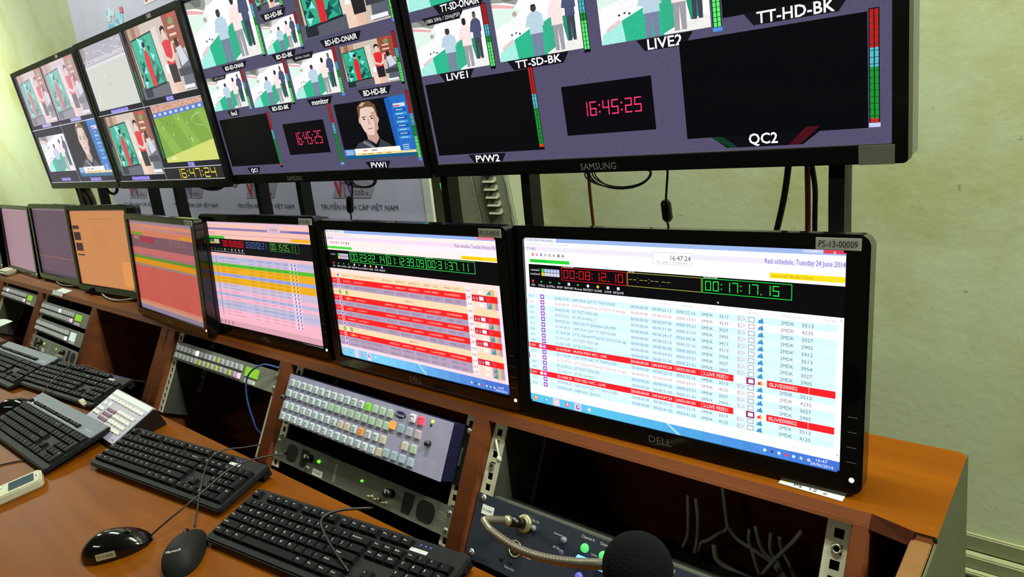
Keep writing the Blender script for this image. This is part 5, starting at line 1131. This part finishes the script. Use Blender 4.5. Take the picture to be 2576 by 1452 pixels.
kp = thing('key_pad', 'sloped grey control key pad with rows of small white keys', 'key pad', Matrix.Translation((-1.868, .345, .7503)) @ Matrix.Rotation(math.radians(-1), 4, 'Z'))
KF = Matrix.Translation((0, 0, .016)) @ Matrix.Rotation(math.radians(17), 4, 'X'); KW, KD = .235, .112
g = G(PX); g.prism([(0, 0), (0, .014), (KD * math.cos(.297), .014 + KD * math.sin(.297)), (KD * math.cos(.297) + .01, 0)], 0, KW); g.build('case', M_black, kp, .002)
g = G(KF); g.rprism(.002, KW - .002, .001, KD - .001, .004, -.001, .0015); g.build('face_plate', mat('keypad_face', (146, 144, 168), .45), kp, .0008)
g = G(KF); g.box(.006, KW - .006, KD - .016, KD - .004, .0016, .0022); g.build('legend_strip', mat('pale_strip', (206, 222, 214), .5), kp)
M_kc = mat('keycap_cream', (216, 214, 200), .4); M_kr = mat('keycap_maroon', (110, 50, 84), .4)
def kc(x, y, m, w=.0075, d=.0045): g = G(KF); g.taper(x - w, x + w, y - d, y + d, .0014, .0050, .001); g.build('key', m, kp)
for k in range(10): kc(.020 + k * .0215, KD - .026, M_kc if k else glow('key_lit', (236, 240, 240), .7))
for i in range(4):
    for j in range(3): kc(.066 + i * .013, KD - .052 - j * .0125, M_kr, .0042, .0040)
for i in range(2):
    for j in range(2): kc(.022 + i * .019, KD - .058 - j * .013, M_kc)
for i in range(5):
    for j in range(4): kc(.128 + i * .0195, KD - .046 - j * .0135, M_kc, .0070)
g = G(KF); g.box(.014, .030, KD - .046, KD - .038, .0016, .0020); g.box(.040, .056, KD - .045, KD - .036, .0016, .0020); g.build('display', mat('small_lcd', (130, 150, 150), .3), kp)
g = G(KF); g.text('EVS', KW - .02, .008, .004, .0018, 'C', .012); g.build('lettering', M_ink, kp)
us = thing('usb_plug', 'small white cable plug at the left corner of the key pad', 'plug', Matrix.Translation((-1.935, .385, .782)) @ Matrix.Rotation(math.radians(-8), 4, 'Z'))
G().rprism(-.022, .010, -.006, .006, .003, -.004, .005).build('body', M_cream, us, .0015); G().box(.010, .026, -.0045, .0045, -.002, .003).build('metal_tip', M_screw, us)
G().tube(spline([(-.020, 0, 0), (-.034, .004, -.010), (-.030, .02, -.030), (.0, .06, -.031)]), .002, 8).build('lead', M_cream, us)

pt = G(); nx = 10; V = []
for i in range(nx + 1):
    t = i / nx
    for j in range(2): V.append((-3.16 + t * .20 + j * .03, .370 + t * .012 + j * .115, .802 + .010 * t + .012 * math.sin(t * 2.5) + j * .010))
pt.add(V, [(2 * i, 2 * i + 2, 2 * i + 3, 2 * i + 1) for i in range(nx)])
V2 = [(a, b, c - .0006) for a, b, c in V]; pt.add(V2, [(2 * i + 1, 2 * i + 3, 2 * i + 2, 2 * i) for i in range(nx)])
tag(pt.build('sheet_of_paper', M_paper), 'curled white sheet of paper on the keyboard at left edge', 'paper')
ps = thing('paper_strip', 'narrow white paper lying on the shelf under the nearest monitor', 'paper', Matrix.Translation((-.236, .612, ZS + .0008)) @ Matrix.Rotation(math.radians(-2), 4, 'Z'))
G().box(-.033, .033, -.004, .030, 0, .0006).build('sheet', M_paper, ps)
g = G(); g.disc(-.026, .003, .0008, .003, 8); g.build('yellow_mark', mat('yellow_ink', (190, 196, 60), .6), ps)
g = G(); g.text('PS  12  x', .0, .000, .004, .0009, 'C', .035); g.build('handwriting', M_ink, ps)
tg = G(SF); tg.box(-2.705, -2.600, .2045, .2200, .0004, .0010); tag(tg.build('paper_tag', M_paper), 'white paper tag on the shelf edge above the left bay', 'label')
g = G(); g.box(-2.70, -2.60, .603, .628, .9212, .9218); tag(g.build('paper_tag', M_paper), 'folded white card lying on the shelf above the left bay', 'label')
g = G(Matrix.Translation((-3.37, .630, ZS + .001))); g.rprism(-.06, .06, -.022, .022, .015, 0, .020); tag(g.build('white_box', M_cream, bevel=.006), 'white rounded box on the shelf under the lilac monitor', 'box')

# things among the cables behind the far monitors
ad = thing('splitter_box', 'small black box with a green light on the shelf', 'electronic box', Matrix.Translation((-2.46, .665, ZS + .001)) @ Matrix.Rotation(math.radians(-25), 4, 'Z'))
G().box(-.045, .045, -.022, .022, 0, .022).build('case', M_black, ad, .003)
G().box(-.02, .03, -.0235, -.022, .006, .017).build('indicator_light', glow('led_box', (60, 210, 70), .9), ad)
pa = thing('power_adapter', 'black power adapter on the shelf left of the salmon screen', 'adapter', Matrix.Translation((-2.02, .650, ZS + .001)) @ Matrix.Rotation(math.radians(-20), 4, 'Z'))
G().rprism(-.05, .05, -.02, .02, .006, 0, .026).build('case', M_black, pa, .004); G().tube(spline([(-.05, 0, .013), (-.12, -.004, .012), (-.20, .012, .020), (-.27, .03, .028)]), .003, 8).build('lead', M_wire, pa)
SG = 'black leads on the shelf behind the far monitors'
zs = ZS + .004
cab('power_lead', [(-3.0, .70, zs + .02), (-2.88, .66, zs + .012), (-2.75, .64, zs), (-2.6, .65, zs + .004), (-2.5, .68, zs + .008)], .0035, M_wire, 'black lead running along the shelf to the small box', SG)
cab('power_lead', [(-2.85, .70, zs + .03), (-2.72, .67, zs + .003), (-2.62, .70, zs), (-2.68, .71, zs + .01), (-2.8, .70, zs + .012)], .003, M_wire, 'black lead looped on the shelf under the purple monitor', SG)
cab('power_lead', [(-3.25, .68, zs + .008), (-3.05, .69, zs + .006), (-2.9, .71, zs + .006), (-2.78, .69, zs + .004)], .003, M_wire, 'black lead on the shelf under the lilac monitor', SG)
cab('power_lead', [(-2.42, .66, zs + .008), (-2.33, .635, zs + .002), (-2.22, .63, zs + .001), (-2.12, .66, zs + .006)], .0026, M_graywire, 'grey lead on the shelf right of the small box', SG)
cab('power_lead', [(-2.22, .70, zs + .030), (-2.13, .66, zs + .028), (-2.02, .635, zs + .026)], .0035, M_wire, 'black lead dropping below the orange monitor', SG)

# ------------------------------------------------------------------ cables hanging below the televisions
def E(x, y, z): return (x, y, z + H)
HG = 'cables hanging under the televisions'
def coil(x0, x1, zt, dz, n, label):
    t = thing('coiled_cable', label, 'cable', Matrix.Translation(E((x0 + x1) / 2, 1.08, zt)), 'thin coiled leads below the televisions')
    rnd = random.Random(int(-x0 * 90))
    for i in range(n):
        w = (x1 - x0) / 2 * (1 - .04 * i); d = dz * (1 + .28 * (i / n) * rnd.random() * 2)
        G().tube([(w * math.cos(a), .004 * i - .01, (.01 if math.sin(a) > 0 else d) * math.sin(a)) for a in [PI + k * PI / 16 for k in range(33)]], .0013, 6).build('loop', mat('thin_dark_wire', (52, 50, 34), .5), t)
    return t
coil(-.800, -.655, -.292, .026, 5, 'thin wires coiled under the nearest television')
coil(-1.575, -1.450, -.292, .018, 5, 'thin wires coiled under the television with the man in a suit')
cab('orange_cable', [E(-.790, 1.075, -.20), E(-.7975, 1.08, -.287), E(-.802, 1.08, -.33), E(-.807, 1.08, -.396), E(-.815, 1.08, -.50), E(-.83, 1.05, -.66)], .0032, mat('orange_cable_skin', (150, 82, 36), .5), 'orange brown cable hanging under the nearest television', HG)
def ferrite(P, xf, z0, z1, label, lean=0.0):
    t = thing('hanging_cable', label, 'cable', Matrix.Translation(E(*xf)), 'power cords with a ferrite lump'); o = Vector(E(*xf))
    G().tube([tuple(Vector(E(*q)) - o) for q in spline(P)], .0021, 8).build('cord', M_wire, t)
    g = G(Matrix.Rotation(lean, 4, 'Y')); g.tube([(0, 0, z0), (0, 0, z0 + .006), (0, 0, z1 - .006), (0, 0, z1)], .0095, 8, rs=[.006, .0098, .0098, .006]); g.build('ferrite_core', M_black, t)
ferrite([(-.627, 1.08, -.25), (-.628, 1.08, -.29), (-.6355, 1.08, -.328), (-.6395, 1.08, -.35), (-.643, 1.08, -.38), (-.642, 1.08, -.42), (-.64, 1.05, -.60)], (-.6405, 1.08, -.366), -.020, .020, 'black cord with ferrite lump under the nearest television')
ferrite([(-1.566, 1.08, -.26), (-1.564, 1.08, -.31), (-1.575, 1.08, -.335), (-1.594, 1.08, -.360), (-1.607, 1.08, -.392), (-1.61, 1.07, -.45)], (-1.596, 1.08, -.360), -.024, .024, 'black cord with ferrite lump in front of the printed backdrop', .35)
cab('black_cable', [E(-.412, 1.08, -.24), E(-.416, 1.08, -.282), E(-.426, 1.08, -.335), E(-.441, 1.08, -.39), E(-.46, 1.07, -.46), E(-.48, 1.04, -.62)], .0052, M_wire, 'thick black cable slanting under the right side of the nearest television', HG)
cab('black_cable', [E(-.382, 1.083, -.24), E(-.383, 1.083, -.285), E(-.380, 1.083, -.33), E(-.3835, 1.083, -.39), E(-.39, 1.07, -.60)], .0040, M_wire, 'black cable beside the dark red one, near the right stand leg', HG)
cab('red_cable', [E(-.386, 1.078, -.24), E(-.3885, 1.078, -.31), E(-.3925, 1.078, -.39), E(-.40, 1.06, -.60)], .0042, mat('dark_red_skin', (104, 34, 30), .5), 'dark red cable near the right stand leg', HG)
cab('black_cable', [E(-2.50, 1.09, -.262), E(-2.452, 1.08, -.289), E(-2.392, 1.08, -.307), E(-2.305, 1.08, -.307), E(-2.24, 1.08, -.287), E(-2.225, 1.08, -.262)], .0065, M_wire, 'thick black cable loop below the television with the yellow clock', HG)
cab('black_cable', [E(-3.33, 1.09, -.262), E(-3.31, 1.08, -.305), E(-3.26, 1.08, -.322), E(-3.20, 1.08, -.305), E(-3.19, 1.08, -.262)], .006, M_wire, 'black cable loop below the leftmost television', HG)
BG = 'cable bundle below the leftmost television'
for i, (xa, c, w) in enumerate(((-3.74, (150, 140, 110), 'pale'), (-3.69, (46, 30, 26), 'dark brown'), (-3.66, (140, 120, 96), 'tan'), (-3.63, (40, 34, 30), 'blackish'), (-3.60, (160, 150, 120), 'cream'))):
    cab('bundled_cable', [E(xa, 1.10, -.26), E(xa - .01 + .02 * math.sin(i * 2), 1.10, -.31), E(xa - .03 + .01 * i, 1.10, -.37), E(xa - .06, 1.10, -.45), E(xa - .07, 1.08, -.60)], .0075, mat('bundle_%d' % i, c, .6), w + ' cable in the bundle below the leftmost television', BG)
g = G(Matrix.Translation(E(-2.118, 1.045, -.287))); g.ell((0, 0, 0), .012, .008, .010, 12, 8); tag(g.build('cable_clip', M_label), 'small pale clip at the bottom corner between two televisions', 'clip')
g = G(); g.box(-1.358, -1.353, 1.2, 1.202, H - .362, H - .340); tag(g.build('indicator_lamp', glow('led_tiny', (40, 230, 110), 1.2)), 'tiny green light between the stand leg and the backdrop', 'lamp')
